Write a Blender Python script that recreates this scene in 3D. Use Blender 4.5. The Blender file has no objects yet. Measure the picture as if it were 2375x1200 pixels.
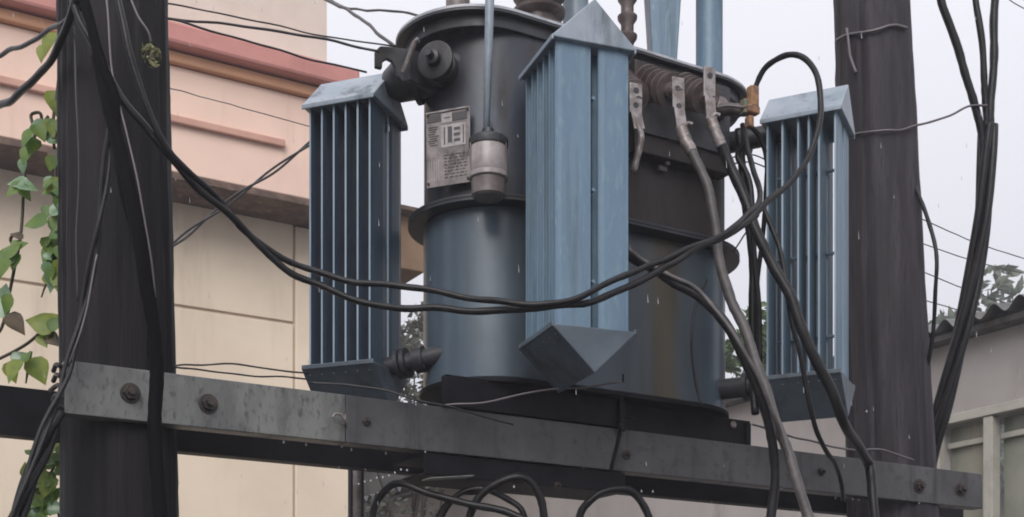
import bpy, bmesh, math, random
from mathutils import Vector, Matrix
random.seed(7)
R = math.radians
S = bpy.context.scene
COL = S.collection

# ------------------------------------------------------------------ camera
EYE = 2.6                      # eye height above the street
FPX, CX, HY = 3000.0, 1187.5, 1593.0
cam_data = bpy.data.cameras.new('camera')
cam = bpy.data.objects.new('camera', cam_data); COL.objects.link(cam)
cam.location = (0, 0, EYE); cam.rotation_euler = (R(90), 0, 0)
cam_data.sensor_width = 36.0
cam_data.lens = 36.0 * FPX / 2375.0
cam_data.shift_y = (HY - 600.0) / 2375.0
cam_data.clip_start = 0.05; cam_data.clip_end = 2000
S.camera = cam

# ------------------------------------------------------------------ overcast sky
SUN_EL, SUN_AZ = R(38), R(191)     # azimuth clockwise from +Y
w = bpy.data.worlds.new('World'); S.world = w; w.use_nodes = True
nt = w.node_tree; nt.nodes.clear()
out = nt.nodes.new('ShaderNodeOutputWorld'); bg = nt.nodes.new('ShaderNodeBackground')
sky = nt.nodes.new('ShaderNodeTexSky'); sky.sky_type = 'NISHITA'; sky.sun_disc = False
sky.sun_elevation = SUN_EL; sky.sun_rotation = SUN_AZ
tc = nt.nodes.new('ShaderNodeTexCoord'); sep = nt.nodes.new('ShaderNodeSeparateXYZ')
nt.links.new(tc.outputs['Generated'], sep.inputs[0])
# standard overcast sky: brightness rises smoothly from the horizon to the zenith
mr = nt.nodes.new('ShaderNodeMapRange'); mr.inputs['From Min'].default_value = 0; mr.inputs['From Max'].default_value = 1
mr.inputs['To Min'].default_value = 5.6; mr.inputs['To Max'].default_value = 13.5
nt.links.new(sep.outputs['Z'], mr.inputs['Value'])
nz = nt.nodes.new('ShaderNodeTexNoise'); nz.inputs['Scale'].default_value = 2.2; nz.inputs['Detail'].default_value = 4
nt.links.new(tc.outputs['Generated'], nz.inputs['Vector'])
nr = nt.nodes.new('ShaderNodeMapRange'); nr.inputs['To Min'].default_value = 0.93; nr.inputs['To Max'].default_value = 1.07
nt.links.new(nz.outputs['Fac'], nr.inputs['Value'])
mu = nt.nodes.new('ShaderNodeMath'); mu.operation = 'MULTIPLY'
nt.links.new(mr.outputs[0], mu.inputs[0]); nt.links.new(nr.outputs[0], mu.inputs[1])
cl = nt.nodes.new('ShaderNodeVectorMath'); cl.operation = 'SCALE'; cl.inputs[0].default_value = (1.0, 0.99, 1.065)
nt.links.new(mu.outputs[0], cl.inputs['Scale'])
mx = nt.nodes.new('ShaderNodeMix'); mx.data_type = 'RGBA'; mx.inputs['Factor'].default_value = 0.93
nt.links.new(sky.outputs[0], mx.inputs[6]); nt.links.new(cl.outputs[0], mx.inputs[7])
nt.links.new(mx.outputs[2], bg.inputs['Color']); bg.inputs['Strength'].default_value = 0.068
nt.links.new(bg.outputs[0], out.inputs[0])
sd = bpy.data.lights.new('sun', 'SUN'); sd.energy = 1.5; sd.angle = R(40); sd.color = (1.0, 0.97, 0.93)
sun = bpy.data.objects.new('sun', sd); COL.objects.link(sun)
dv = Vector((math.sin(SUN_AZ) * math.cos(SUN_EL), math.cos(SUN_AZ) * math.cos(SUN_EL), math.sin(SUN_EL)))
sun.rotation_euler = dv.to_track_quat('Z', 'Y').to_euler(); sun.location = dv * 30
S.view_settings.view_transform = 'Standard'; S.view_settings.look = 'None'
S.view_settings.exposure = 0.66; S.view_settings.gamma = 1.0; S.view_settings.use_curve_mapping = False
try:
    S.cycles.filter_width = 1.9
except Exception:
    pass

# ------------------------------------------------------------------ helpers
def P(u, v, d):
    """point seen at photo pixel (u, v) at d metres in front of the eye"""
    return Vector(((u - CX) / FPX * d, d, EYE + (HY - v) / FPX * d))

E = Vector((0.860, 0.510, 0)).normalized()      # along the beams
N = Vector((E.y, -E.x, 0))                      # towards the street side
UP = Vector((0, 0, 1))
ORG = {}

def smoothpath(pts, k=6, radii=None):
    pts = [Vector(p) for p in pts]
    if len(pts) < 3: return pts
    res = []
    ext = [pts[0] * 2 - pts[1]] + pts + [pts[-1] * 2 - pts[-2]]
    for i in range(1, len(ext) - 2):
        a, b, c, d = ext[i - 1], ext[i], ext[i + 1], ext[i + 2]
        for j in range(k):
            t = j / k
            res.append(0.5 * ((2 * b) + (c - a) * t + (2 * a - 5 * b + 4 * c - d) * t * t + (3 * b - a - 3 * c + d) * t ** 3))
    res.append(pts[-1])
    return res

class MB:
    def __init__(self): self.v = []; self.f = []
    def add(self, vs, fs):
        n = len(self.v); self.v += [Vector(x) for x in vs]; self.f += [tuple(i + n for i in f) for f in fs]; return self
    def box(self, c, ax, ay, az, sx, sy, sz):
        c = Vector(c); vs = []
        for i in (-.5, .5):
            for j in (-.5, .5):
                for k in (-.5, .5):
                    vs.append(c + ax * (sx * i) + ay * (sy * j) + az * (sz * k))
        fs = [(0, 1, 3, 2), (4, 6, 7, 5), (0, 4, 5, 1), (2, 3, 7, 6), (0, 2, 6, 4), (1, 5, 7, 3)]
        return self.add(vs, fs)
    def ebox(self, o, ax, ay, a0, a1, b0, b1, z0, z1):
        o = Vector(o)
        c = o + ax * ((a0 + a1) / 2) + ay * ((b0 + b1) / 2); c.z = (z0 + z1) / 2
        return self.box(c, ax, ay, UP, a1 - a0, b1 - b0, z1 - z0)
    def prism(self, outline, ax, ay, o, dz, n0=0.0, n1=1.0):
        """2D outline in axes ax, ay at origin o extruded from n0*dz to n1*dz"""
        o = Vector(o); k = len(outline)
        vs = [o + ax * a + ay * b + dz * n0 for a, b in outline] + [o + ax * a + ay * b + dz * n1 for a, b in outline]
        fs = [tuple(range(k))[::-1], tuple(range(k, 2 * k))] + [(i, (i + 1) % k, k + (i + 1) % k, k + i) for i in range(k)]
        return self.add(vs, fs)
    def tube(self, pts, r, n=8, cap=True):
        pts = [Vector(p) for p in pts]; m = len(pts)
        rr = r if isinstance(r, (list, tuple)) else [r] * m
        ring = []; prev = None; vs = []
        for i, p in enumerate(pts):
            t = (pts[min(i + 1, m - 1)] - pts[max(i - 1, 0)])
            if t.length < 1e-9: t = Vector((0, 0, 1))
            t.normalize()
            if prev is None:
                a = t.cross(Vector((0.13, 0.21, 1)));
                if a.length < .05: a = t.cross(Vector((1, 0.1, 0)))
            else:
                a = prev - t * prev.dot(t)
                if a.length < 1e-6: a = t.orthogonal()
            a.normalize(); b = t.cross(a); prev = a
            for j in range(n):
                th = 2 * math.pi * j / n
                vs.append(p + (a * math.cos(th) + b * math.sin(th)) * rr[i])
        fs = []
        for i in range(m - 1):
            for j in range(n):
                j2 = (j + 1) % n
                fs.append((i * n + j, i * n + j2, (i + 1) * n + j2, (i + 1) * n + j))
        if cap:
            fs.append(tuple(range(n))[::-1]); fs.append(tuple((m - 1) * n + j for j in range(n)))
        return self.add(vs, fs)
    def lathe(self, o, axis, prof, n=20):
        """prof: list of (along axis, radius)"""
        o = Vector(o); axis = axis.normalized()
        return self.tube_profile([o + axis * a for a, _ in prof], [r for _, r in prof], axis, n)
    def tube_profile(self, pts, rr, t, n):
        a = t.orthogonal().normalized(); b = t.cross(a); vs = []; m = len(pts)
        for p, r in zip(pts, rr):
            for j in range(n):
                th = 2 * math.pi * j / n
                vs.append(p + (a * math.cos(th) + b * math.sin(th)) * r)
        fs = []
        for i in range(m - 1):
            for j in range(n):
                j2 = (j + 1) % n
                fs.append((i * n + j, i * n + j2, (i + 1) * n + j2, (i + 1) * n + j))
        fs.append(tuple(range(n))[::-1]); fs.append(tuple((m - 1) * n + j for j in range(n)))
        return self.add(vs, fs)
    def build(self, name, mat, parent=None, bevel=0, smooth=False, origin=None):
        c = Vector(origin) if origin is not None else sum(self.v, Vector()) / len(self.v)
        me = bpy.data.meshes.new(name)
        me.from_pydata([x - c for x in self.v], [], self.f); me.update()
        bm = bmesh.new(); bm.from_mesh(me); bmesh.ops.recalc_face_normals(bm, faces=bm.faces); bm.to_mesh(me); bm.free()
        me.materials.append(mat)
        o = bpy.data.objects.new(name, me); COL.objects.link(o)
        place(o, c, parent)
        if bevel:
            b = o.modifiers.new('bevel', 'BEVEL'); b.width = bevel; b.segments = 2; b.limit_method = 'ANGLE'; b.angle_limit = R(40)
        if smooth:
            for p in me.polygons: p.use_smooth = True
            if smooth != 'all':
                try: me.set_sharp_from_angle(angle=R(38))
                except Exception: pass
        return o

def place(o, c, parent=None):
    ORG[o.name] = Vector(c)
    if parent is not None:
        o.parent = parent; o.location = Vector(c) - ORG[parent.name]
    else:
        o.location = c

def tag(o, label=None, cat=None, group=None, kind=None):
    if label: o['label'] = label
    if cat: o['category'] = cat
    if group: o['group'] = group
    if kind: o['kind'] = kind
    return o

def thing(name, loc, label, cat, group=None):
    o = bpy.data.objects.new(name, None); COL.objects.link(o); o.empty_display_size = .1
    place(o, Vector(loc)); return tag(o, label, cat, group)

def inst(name, mesh, loc, parent, rotz=0.0):
    o = bpy.data.objects.new(name, mesh); COL.objects.link(o); place(o, loc, parent); o.rotation_euler = (0, 0, rotz); return o

# ------------------------------------------------------------------ materials
def material(name, col, rough=.5, metal=0., var=None, vscale=6., stretch=(1, 1, 1), grime=None, gscale=3., gamt=(.45, .7),
             gstretch=(1, 1, .15), bump=0., bscale=60., bstretch=(1, 1, 1), spec=.5, fine=None, transl=0., stain=None):
    m = bpy.data.materials.new(name); m.use_nodes = True
    t = m.node_tree; b = t.nodes['Principled BSDF']; L = t.links.new
    b.inputs['Roughness'].default_value = rough; b.inputs['Metallic'].default_value = metal
    b.inputs['Specular IOR Level'].default_value = spec
    geo = t.nodes.new('ShaderNodeNewGeometry')
    def noise(scale, st, det=5, rgh=.6):
        mp = t.nodes.new('ShaderNodeMapping'); mp.inputs['Scale'].default_value = st
        L(geo.outputs['Position'], mp.inputs['Vector'])
        n = t.nodes.new('ShaderNodeTexNoise'); n.inputs['Scale'].default_value = scale
        n.inputs['Detail'].default_value = det; n.inputs['Roughness'].default_value = rgh
        L(mp.outputs[0], n.inputs['Vector']); return n
    def mixc(a, bcol, fac):
        k = t.nodes.new('ShaderNodeMix'); k.data_type = 'RGBA'
        if isinstance(a, tuple): k.inputs[6].default_value = (*a, 1)
        else: L(a, k.inputs[6])
        k.inputs[7].default_value = (*bcol, 1); L(fac, k.inputs[0]); return k.outputs[2]
    def ramp(n, lo, hi):
        r = t.nodes.new('ShaderNodeMapRange'); r.interpolation_type = 'SMOOTHSTEP'
        r.inputs['From Min'].default_value = lo; r.inputs['From Max'].default_value = hi
        L(n.outputs['Fac'], r.inputs['Value']); return r.outputs[0]
    cur = col
    if var: cur = mixc(cur, var, ramp(noise(vscale, stretch), .38, .64))
    if fine: cur = mixc(cur, fine, ramp(noise(vscale * 9, stretch, 3), .50, .72))
    if grime:
        g = ramp(noise(gscale, gstretch, 7, .65), *gamt)
        cur = mixc(cur, grime, g)
        rr = t.nodes.new('ShaderNodeMapRange'); rr.inputs['To Min'].default_value = rough; rr.inputs['To Max'].default_value = min(1, rough + .3)
        L(g, rr.inputs['Value']); L(rr.outputs[0], b.inputs['Roughness'])
    for scol, x0, x1, soft, amt, sts in (stain or ()):            # a run-down stain across a span of the wall
        sx = t.nodes.new('ShaderNodeSeparateXYZ'); L(geo.outputs['Position'], sx.inputs[0])
        wob = noise(sts, (1, 1, .25), 4); wm = t.nodes.new('ShaderNodeMath'); wm.operation = 'MULTIPLY_ADD'
        L(wob.outputs['Fac'], wm.inputs[0]); wm.inputs[1].default_value = soft * 2; L(sx.outputs['X'], wm.inputs[2])
        fs = []
        for a, bb in ((x0 + soft * .2, x0 + soft * 1.8), (x1 + soft * 1.8, x1 + soft * .2)):
            q = t.nodes.new('ShaderNodeMapRange'); q.interpolation_type = 'SMOOTHSTEP'
            q.inputs['From Min'].default_value = a; q.inputs['From Max'].default_value = bb; L(wm.outputs[0], q.inputs['Value']); fs.append(q)
        p = t.nodes.new('ShaderNodeMath'); p.operation = 'MULTIPLY'; L(fs[0].outputs[0], p.inputs[0]); L(fs[1].outputs[0], p.inputs[1])
        p2 = t.nodes.new('ShaderNodeMath'); p2.operation = 'MULTIPLY'; L(p.outputs[0], p2.inputs[0]); p2.inputs[1].default_value = amt
        cur = mixc(cur, scol, p2.outputs[0])
    if isinstance(cur, tuple): b.inputs['Base Color'].default_value = (*cur, 1)
    else: L(cur, b.inputs['Base Color'])
    if bump:
        bp = t.nodes.new('ShaderNodeBump'); bp.inputs['Strength'].default_value = bump; bp.inputs['Distance'].default_value = .01
        L(noise(bscale, bstretch, 4).outputs['Fac'], bp.inputs['Height']); L(bp.outputs[0], b.inputs['Normal'])
    if transl:
        tr = t.nodes.new('ShaderNodeBsdfTranslucent'); ms = t.nodes.new('ShaderNodeMixShader'); ms.inputs[0].default_value = transl
        if isinstance(cur, tuple): tr.inputs['Color'].default_value = (*cur, 1)
        else: L(cur, tr.inputs['Color'])
        o = t.nodes['Material Output']
        L(b.outputs[0], ms.inputs[1]); L(tr.outputs[0], ms.inputs[2]); L(ms.outputs[0], o.inputs['Surface'])
    return m

M = {}
M['fin'] = material('radiator_blue_paint', (.108, .176, .250), .40, var=(.128, .200, .272), vscale=9, stretch=(1, 1, .25),
                    grime=(.055, .085, .105), gscale=14, gamt=(.50, .78), gstretch=(1, 1, .06), bump=.10, bscale=40, fine=(.15, .23, .28))
M['edge'] = material('glinting_fin_edge', (.27, .34, .41), .40, var=(.20, .265, .33), vscale=12, stretch=(1, 1, .2))  # bright highlight on the fin edges put into their colour
M['fin_shade'] = material('shaded_navy_paint', (.036, .056, .088), .40, var=(.048, .075, .108), vscale=9, stretch=(1, 1, .25), grime=(.022, .026, .032), gscale=14, gamt=(.55, .80), gstretch=(1, 1, .06), bump=.08, bscale=40)  # left radiator's shade beside the tank darkened into the fin paint
M['tape'] = material('matt_black_tape', (.004, .004, .0045), .8, spec=.06, bump=.2, bscale=60)
M['rim'] = material('wet_glint_lid_edge', (.42, .43, .46), .3, var=(.28, .29, .32), vscale=14)  # wet reflection along the lid edge painted as a pale colour
M['cap'] = material('weathered_skylit_sheet', (.20, .25, .30), .38, var=(.28, .32, .37), vscale=8, grime=(.06, .07, .075), gscale=12,
                    gamt=(.52, .75), bump=.10, bscale=30)  # sky brightness on the radiator caps put into colour; pipes share this pale sheet
M['tank'] = material('tank_blue_paint', (.086, .122, .155), .30, var=(.062, .088, .115), vscale=4, stretch=(1, 1, .5),
                     grime=(.050, .042, .028), gscale=5, gamt=(.56, .76), gstretch=(1.2, 1.2, .10), bump=.06, bscale=18, stain=(((.028, .030, .034), .27, .60, .07, .62, 6), ((.050, .037, .016), .42, .505, .035, .85, 8), ((.030, .028, .030), -.03, .10, .05, .5, 7)))
M['dark'] = material('grimy_tank_paint', (.022, .026, .034), .42, var=(.045, .045, .05), vscale=6, grime=(.014, .011, .011), gscale=6,
                     gamt=(.45, .65), gstretch=(1, 1, .3), bump=.12, bscale=35)
M['upper'] = material('sooty_blue_paint', (.030, .036, .050), .38, var=(.045, .062, .098), vscale=2.6, stretch=(1, 1, .6),
                      grime=(.026, .020, .019), gscale=5, gamt=(.44, .62), gstretch=(1, 1, .4), bump=.09, bscale=25, stain=(((.022, .014, .012), .28, .66, .05, .9, 7), ((.026, .020, .019), -.30, -.10, .05, .6, 8)))
M['flange'] = material('flange_black', (.018, .020, .026), .45, var=(.035, .035, .04), vscale=8, bump=.1, bscale=40)
M['steel'] = material('wet_galvanised_steel', (.115, .118, .115), .45, metal=.25, var=(.17, .175, .165), vscale=9, stretch=(1, 1, .5),
                      grime=(.055, .054, .052), gscale=11, gamt=(.50, .76), gstretch=(1, 1, .18), bump=.10, bscale=60, fine=(.07, .07, .068))
M['steel_dark'] = material('dull_dark_steel', (.052, .050, .052), .42, metal=.2, var=(.078, .076, .078), vscale=3.5, grime=(.028, .026, .028), fine=(.042, .04, .042),
                           gscale=10, gamt=(.5, .74), gstretch=(1.5, 1.5, .16), bump=.08, bscale=50)
M['black_steel'] = material('near_black_steel', (.006, .006, .008), .5, var=(.012, .011, .014), vscale=9, bump=.1, bscale=50, spec=.10)  # near-black steel for skids, brackets and rear beam
M['bolt'] = material('rusty_bolt', (.03, .027, .026), .5, metal=.4, var=(.06, .045, .038), vscale=40)
M['bright'] = material('bare_aluminium', (.30, .275, .275), .45, metal=.4, var=(.16, .13, .12), vscale=30, bump=.1, bscale=120)
M['pole_l'] = material('wet_pole_timber', (.009, .008, .009), .55, var=(.016, .014, .0155), vscale=7, stretch=(3, 3, .16), grime=(.028, .022, .022),
                       gscale=16, gamt=(.58, .80), gstretch=(1, 1, .05), bump=.55, bscale=45, bstretch=(1, 1, .05), spec=.12)
M['pole_r'] = material('grey_brown_pole_timber', (.025, .0215, .026), .6, var=(.046, .040, .049), vscale=7, stretch=(2.4, 2.4, .22), fine=(.018, .015, .018), grime=(.016, .0135, .016),
                       gscale=14, gamt=(.52, .74), gstretch=(1, 1, .05), bump=.5, bscale=45, bstretch=(1, 1, .05), spec=.2)
M['cable'] = material('black_cable_sheath', (.008, .0075, .009), .36, var=(.014, .013, .014), vscale=20, bump=.10, bscale=90, spec=.24)
M['cable_grey'] = material('weathered_grey_cable', (.085, .074, .074), .5, var=(.045, .04, .04), vscale=16, bump=.15, bscale=80)
M['wire'] = material('thin_dark_wire', (.020, .018, .020), .4)
M['wire_pale'] = material('pale_tie_wire', (.13, .115, .12), .42, metal=.4)
M['porcelain'] = material('brown_porcelain', (.060, .042, .040), .42, var=(.135, .108, .102), vscale=12, bump=.05, bscale=80)
M['plate'] = material('aluminium_plate', (.25, .22, .215), .5, metal=.3, var=(.15, .13, .128), vscale=16, grime=(.07, .058, .055), gscale=18, gamt=(.5, .72), gstretch=(1, 1, .5))
M['plate_light'] = material('plate_pale_panel', (.36, .33, .33), .5, metal=.2, var=(.25, .23, .23), vscale=40)
M['plate_ink'] = material('plate_engraving', (.05, .045, .05), .5)
M['glass'] = material('dusty_breather_glass', (.36, .32, .32), .28, var=(.25, .22, .22), vscale=14, grime=(.15, .115, .10), gscale=16, gamt=(.52, .74), gstretch=(1, 1, .5))
M['cup'] = material('breather_cup', (.15, .125, .12), .4, var=(.09, .07, .068), vscale=25)
M['orange'] = material('rusty_orange_clamp', (.30, .15, .07), .65, var=(.12, .075, .05), vscale=45, bump=.3, bscale=120)
M['cream'] = material('cream_plaster', (.66, .57, .50), .8, var=(.60, .51, .44), vscale=2, grime=(.42, .34, .28), gscale=3, gamt=(.56, .8), bump=.12, bscale=70)
M['peach'] = material('peach_plaster', (.80, .58, .475), .8, var=(.74, .535, .44), vscale=1.6, grime=(.60, .40, .31), gscale=3.5, gamt=(.52, .80), bump=.12, bscale=70)
M['soffit'] = material('orange_plaster_soffit', (.62, .33, .19), .8, var=(.56, .30, .18), vscale=2, bump=.1, bscale=70)
M['red'] = material('red_oxide_cornice', (.52, .225, .195), .65, var=(.45, .19, .165), vscale=3, grime=(.30, .13, .11), gscale=4, gamt=(.58, .8), bump=.1, bscale=60)
M['pinkband'] = material('pink_plaster_band', (.58, .34, .27), .8, var=(.50, .28, .22), vscale=4)
M['mould'] = material('black_mould_edge', (.085, .055, .042), .8, var=(.16, .10, .075), vscale=10, grime=(.34, .22, .17), gscale=12, gamt=(.58, .76), gstretch=(1, 1, 1), bump=.3, bscale=60)
M['beige'] = material('beige_plaster', (.71, .595, .465), .82, var=(.65, .54, .42), vscale=1.4, grime=(.47, .385, .30), gscale=2.4, gamt=(.52, .80), bump=.12, bscale=70)
M['brown'] = material('brown_plaster', (.20, .125, .07), .8, var=(.25, .16, .095), vscale=3, bump=.1, bscale=50)
M['greywall'] = material('grey_lime_plaster', (.37, .345, .335), .82, var=(.31, .285, .275), vscale=1.1, grime=(.21, .19, .175), gscale=2.5, gamt=(.55, .8), gstretch=(1, 1, .3), bump=.15, bscale=50)
M['darkwall'] = material('mossy_dark_masonry', (.105, .10, .09), .85, var=(.075, .075, .065), vscale=1.6, grime=(.05, .05, .042), gscale=3, gamt=(.45, .7), bump=.3, bscale=25)
M['roof'] = material('corrugated_zinc', (.15, .15, .15), .5, metal=.3, var=(.10, .10, .095), vscale=5, grime=(.065, .05, .04), gscale=7, gamt=(.5, .75))
M['frame'] = material('window_frame_paint', (.40, .385, .34), .5, var=(.33, .315, .275), vscale=9)
M['pane'] = material('dusty_green_glass', (.17, .18, .145), .13, var=(.25, .255, .21), vscale=1.8, stretch=(1, 1, .8), grime=(.30, .27, .21), gscale=3, gamt=(.5, .8))
M['ground'] = material('wet_asphalt', (.045, .044, .045), .5, var=(.06, .058, .056), vscale=1.2, bump=.3, bscale=60)
M['leaf'] = material('vine_leaf_green', (.085, .165, .028), .48, var=(.14, .21, .035), vscale=22, grime=(.05, .07, .02), gscale=60, gamt=(.6, .8), gstretch=(1, 1, 1), transl=.35)
M['leaf_yellow'] = material('vine_leaf_yellow_green', (.25, .29, .05), .48, var=(.16, .23, .04), vscale=22, grime=(.12, .10, .03), gscale=60, gamt=(.62, .8), gstretch=(1, 1, 1), transl=.42)
M['leaf_pale'] = material('vine_leaf_pale', (.20, .29, .19), .22, var=(.12, .22, .10), vscale=18, transl=.2)
M['leaf_brown'] = material('withered_leaf', (.05, .035, .02), .6, var=(.09, .06, .03), vscale=25)
M['stem'] = material('vine_stem', (.045, .035, .018), .6)
M['bark'] = material('tree_bark', (.075, .06, .048), .8, bump=.4, bscale=30)
M['crown'] = material('tree_leaf_green', (.055, .105, .028), .5, var=(.09, .145, .045), vscale=3, transl=.25)
M['twig'] = material('pale_twig_leaf', (.25, .26, .22), .6, var=(.17, .18, .15), vscale=5, transl=.3)  # pale grey-green leaf tone
M['crown_grey'] = material('grey_green_tree_leaf', (.10, .13, .09), .55, var=(.15, .175, .135), vscale=3, transl=.25)  # greyer green than the nearer crowns
M['drop'] = material('rain_water', (.62, .64, .68), .08)
M['drop'].node_tree.nodes['Principled BSDF'].inputs['Transmission Weight'].default_value = .45
M['moss'] = material('dry_lichen', (.23, .23, .10), .8, var=(.10, .10, .05), vscale=60)
M['verdigris'] = material('green_corroded_brass', (.10, .135, .10), .55, var=(.20, .12, .06), vscale=60)

# ------------------------------------------------------------------ ground
g = MB().add([(-180, -180, 0), (180, -180, 0), (180, 180, 0), (-180, 180, 0)], [(0, 1, 2, 3)]).build('ground', M['ground'], origin=(0, 0, 0))
tag(g, 'wet grey asphalt yard under the pole structure', None, kind='structure')

# ------------------------------------------------------------------ beam lines
A0 = P(150, 835, 3.05); A0.z = 0
ZB0, ZB1 = EYE + .645, EYE + .7705        # underside and top of the beams
def beam_hit(u, off=0.0):
    """point on the plane of the front beam's face (off = metres behind it), above/below pixel column u; returns (t, point)"""
    o = A0 - N * off; k = (u - CX) / FPX
    t = (k * o.y - o.x) / (E.x - k * E.y)
    return t, o + E * t
def beam_d(u, off=0.0): return beam_hit(u, off)[1].y

# the house on the left -------------------------------------------------------
HQ = Vector(((400 - CX) / FPX * 8.0, 8.0, 0))
def ht(u, off=0.0):
    o = HQ + N * off; k = (u - CX) / FPX
    t = (k * o.y - o.x) / (E.x - k * E.y)
    return t
def hz(u, v, off=0.0):
    o = HQ + N * off; d = (o + E * ht(u, off)).y
    return EYE + (HY - v) / FPX * d
house = thing('house', HQ, 'peach and cream plastered house with red cornice behind the left pole', 'house')
T0 = ht(-330)
mb = MB(); t1 = ht(758, -.25)
mb.ebox(HQ, E, N, T0, t1, -5.0, -.25, hz(400, 60), hz(400, -700)); mb.build('upper_wall', M['cream'], house)
mb = MB(); tcn = ht(835, .12)
mb.ebox(HQ, E, N, T0, tcn, -5.2, .13, hz(400, 97, .13), hz(400, 46, .13)); mb.build('cornice', M['red'], house, bevel=.02)
mb = MB(); mb.ebox(HQ, E, N, T0, tcn - .1, -5.1, .045, hz(400, 150), hz(400, 99, .13) - .004); mb.build('soffit_band', M['soffit'], house, bevel=.01)
zf0 = hz(400, 398)
mb = MB(); tf = ht(850)
mb.ebox(HQ, E, N, T0, tf, -5.05, 0, zf0, hz(400, 150) - .004); mb.build('fascia', M['peach'], house, bevel=.008)
mb = MB(); mb.ebox(HQ, E, N, T0, ht(662, .03), .003, .035, hz(400, 288), hz(400, 270)); mb.build('moulding', M['pinkband'], house, bevel=.008)
mb = MB(); mb.ebox(HQ, E, N, T0, tf + .01, -5.0, .004, zf0 - .045, zf0 - .002); mb.build('drip_edge', M['mould'], house, bevel=.006)
LW = -.40
tw = ht(806, LW)
mb = MB(); mb.ebox(HQ, E, N, T0, tw, -5.0, LW, 0, zf0 - .049); mb.build('lower_wall', M['beige'], house)
# raised plaster panels and pilaster on the lower wall, with recessed joints between
def wall_panel(u0, u1, v0, v1, name='wall_panel', th=.018, uref=None):
    uref = uref or 410
    mb = MB(); mb.ebox(HQ, E, N, ht(u0, LW) if u0 > -300 else T0, ht(u1, LW), LW + .002, LW + th, hz(uref, v1, LW), hz(uref, v0, LW)); return mb.build(name, M['beige'], house, bevel=.006)
wall_panel(-400, 678, 470, 708); wall_panel(-400, 678, 715, 1700)
tpw = ht(682, LW)
mb = MB(); mb.ebox(HQ, E, N, tpw, tw + .03, LW + .004, LW + .030, 0, zf0 - .052); mb.build('pilaster', M['beige'], house, bevel=.008)
# small roofed balcony beyond the corner
tb0, tb1 = ht(806, -1.2), ht(985, -1.2)
mb = MB(); mb.ebox(HQ, E, N, tb0, tb1, -2.8, -1.2, hz(960, 628, -1.2), hz(960, 505, -1.2)); mb.build('balcony_wall', M['brown'], house, bevel=.01)
mb = MB(); mb.ebox(HQ, E, N, tb0, tb1 + .06, -2.9, -1.1, hz(960, 503, -1.2), hz(960, 492, -1.2)); mb.build('balcony_roof', M['mould'], house, bevel=.005)

# the shed on the right -------------------------------------------------------
SQ = Vector(((2200 - CX) / FPX * 7.0, 7.0, 0)); SV = -N; SO = -E      # SV runs away from the eye, SO is the outward face
def st(u, off=0.0):
    o = SQ + SO * off; k = (u - CX) / FPX
    return (k * o.y - o.x) / (SV.x - k * SV.y)
def sz(u, v, off=0.0):
    o = SQ + SO * off; d = (o + SV * st(u, off)).y
    return EYE + (HY - v) / FPX * d
shed = thing('shed', SQ, 'low grey plastered shed with corrugated roof and framed window behind the right pole', 'shed')
s_near, s_far = st(2700), 9.5
zr = sz(2200, 800)
w0, w1 = st(2480), st(2182)
wz1 = sz(2200, 985); wz0 = EYE + .05
mb = MB()
mb.ebox(SQ, SV, SO, w1, s_far, -.25, 0, 0, zr)
mb.ebox(SQ, SV, SO, s_near, w0, -.25, 0, 0, zr)
mb.ebox(SQ, SV, SO, w0, w1, -.25, 0, wz1, zr)
mb.ebox(SQ, SV, SO, w0, w1, -.25, 0, 0, wz0)
mb.build('wall', M['greywall'], shed)
mb = MB(); mb.ebox(SQ, SV, SO, s_near, s_far, -3.2, -.252, 0, .1); mb.build('floor_slab', M['greywall'], shed)
# window
win_mid = st(2297)
mb = MB()
mb.ebox(SQ, SV, SO, w0 - .04, w1 + .05, -.02, .03, wz1 - .004, wz1 + .045)
mb.ebox(SQ, SV, SO, w1 - .012, w1 + .04, -.02, .026, wz0, wz1 - .006)
mb.ebox(SQ, SV, SO, w0 - .04, w0 + .02, -.02, .026, wz0, wz1 - .006)
mb.ebox(SQ, SV, SO, win_mid - .03, win_mid + .03, -.04, .022, wz0, wz1 - .008)
win = mb.build('window', M['frame'], shed, bevel=.004)
for a, b in ((w0 + .022, win_mid - .032), (win_mid + .032, w1 - .014)):
    mb = MB(); mb.ebox(SQ, SV, SO, a, b, -.075, -.068, wz0, wz1 - .01); mb.build('pane', M['pane'], win)
    mb = MB(); mb.ebox(SQ, SV, SO, a, b, -.062, -.038, wz1 - .125, wz1 - .095)
    mb.build('sash_rail', M['frame'], win, bevel=.003)
mb = MB(); mb.ebox(SQ, SV, SO, w0 - .05, w1 + .07, .001, .06, wz0 - .05, wz0 - .003); mb.build('sill', M['greywall'], win, bevel=.005)
# corrugated roof: a real wave, rising away from the eave
mb = MB(); n_w = 900; a0, a1 = s_near, s_far + .1; vs = []; fs = []
for i in range(n_w):
    a = a0 + (a1 - a0) * i / (n_w - 1)
    wv = .028 * math.sin(a * 2 * math.pi / .155) + .006 * math.sin(a * 7.3)
    for (o_, zz, th) in ((.17, 0, 0), (-3.3, .62, 0), (-3.3, .62, -.004), (.17, 0, -.004)):
        q = SQ + SV * a + SO * o_; vs.append((q.x, q.y, zr + .062 + wv + zz + th))
for i in range(n_w - 1):
    for k in range(4):
        fs.append((i * 4 + k, i * 4 + (k + 1) % 4, i * 4 + 4 + (k + 1) % 4, i * 4 + 4 + k))
fs += [(0, 1, 2, 3), tuple(range((n_w - 1) * 4, n_w * 4))]
mb.add(vs, fs); mb.build('roof', M['roof'], shed)
mb = MB(); mb.ebox(SQ, SV, SO, s_near, s_far, -.03, .10, zr + .002, zr + .03); mb.build('eave_batten', M['roof'], shed)

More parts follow.
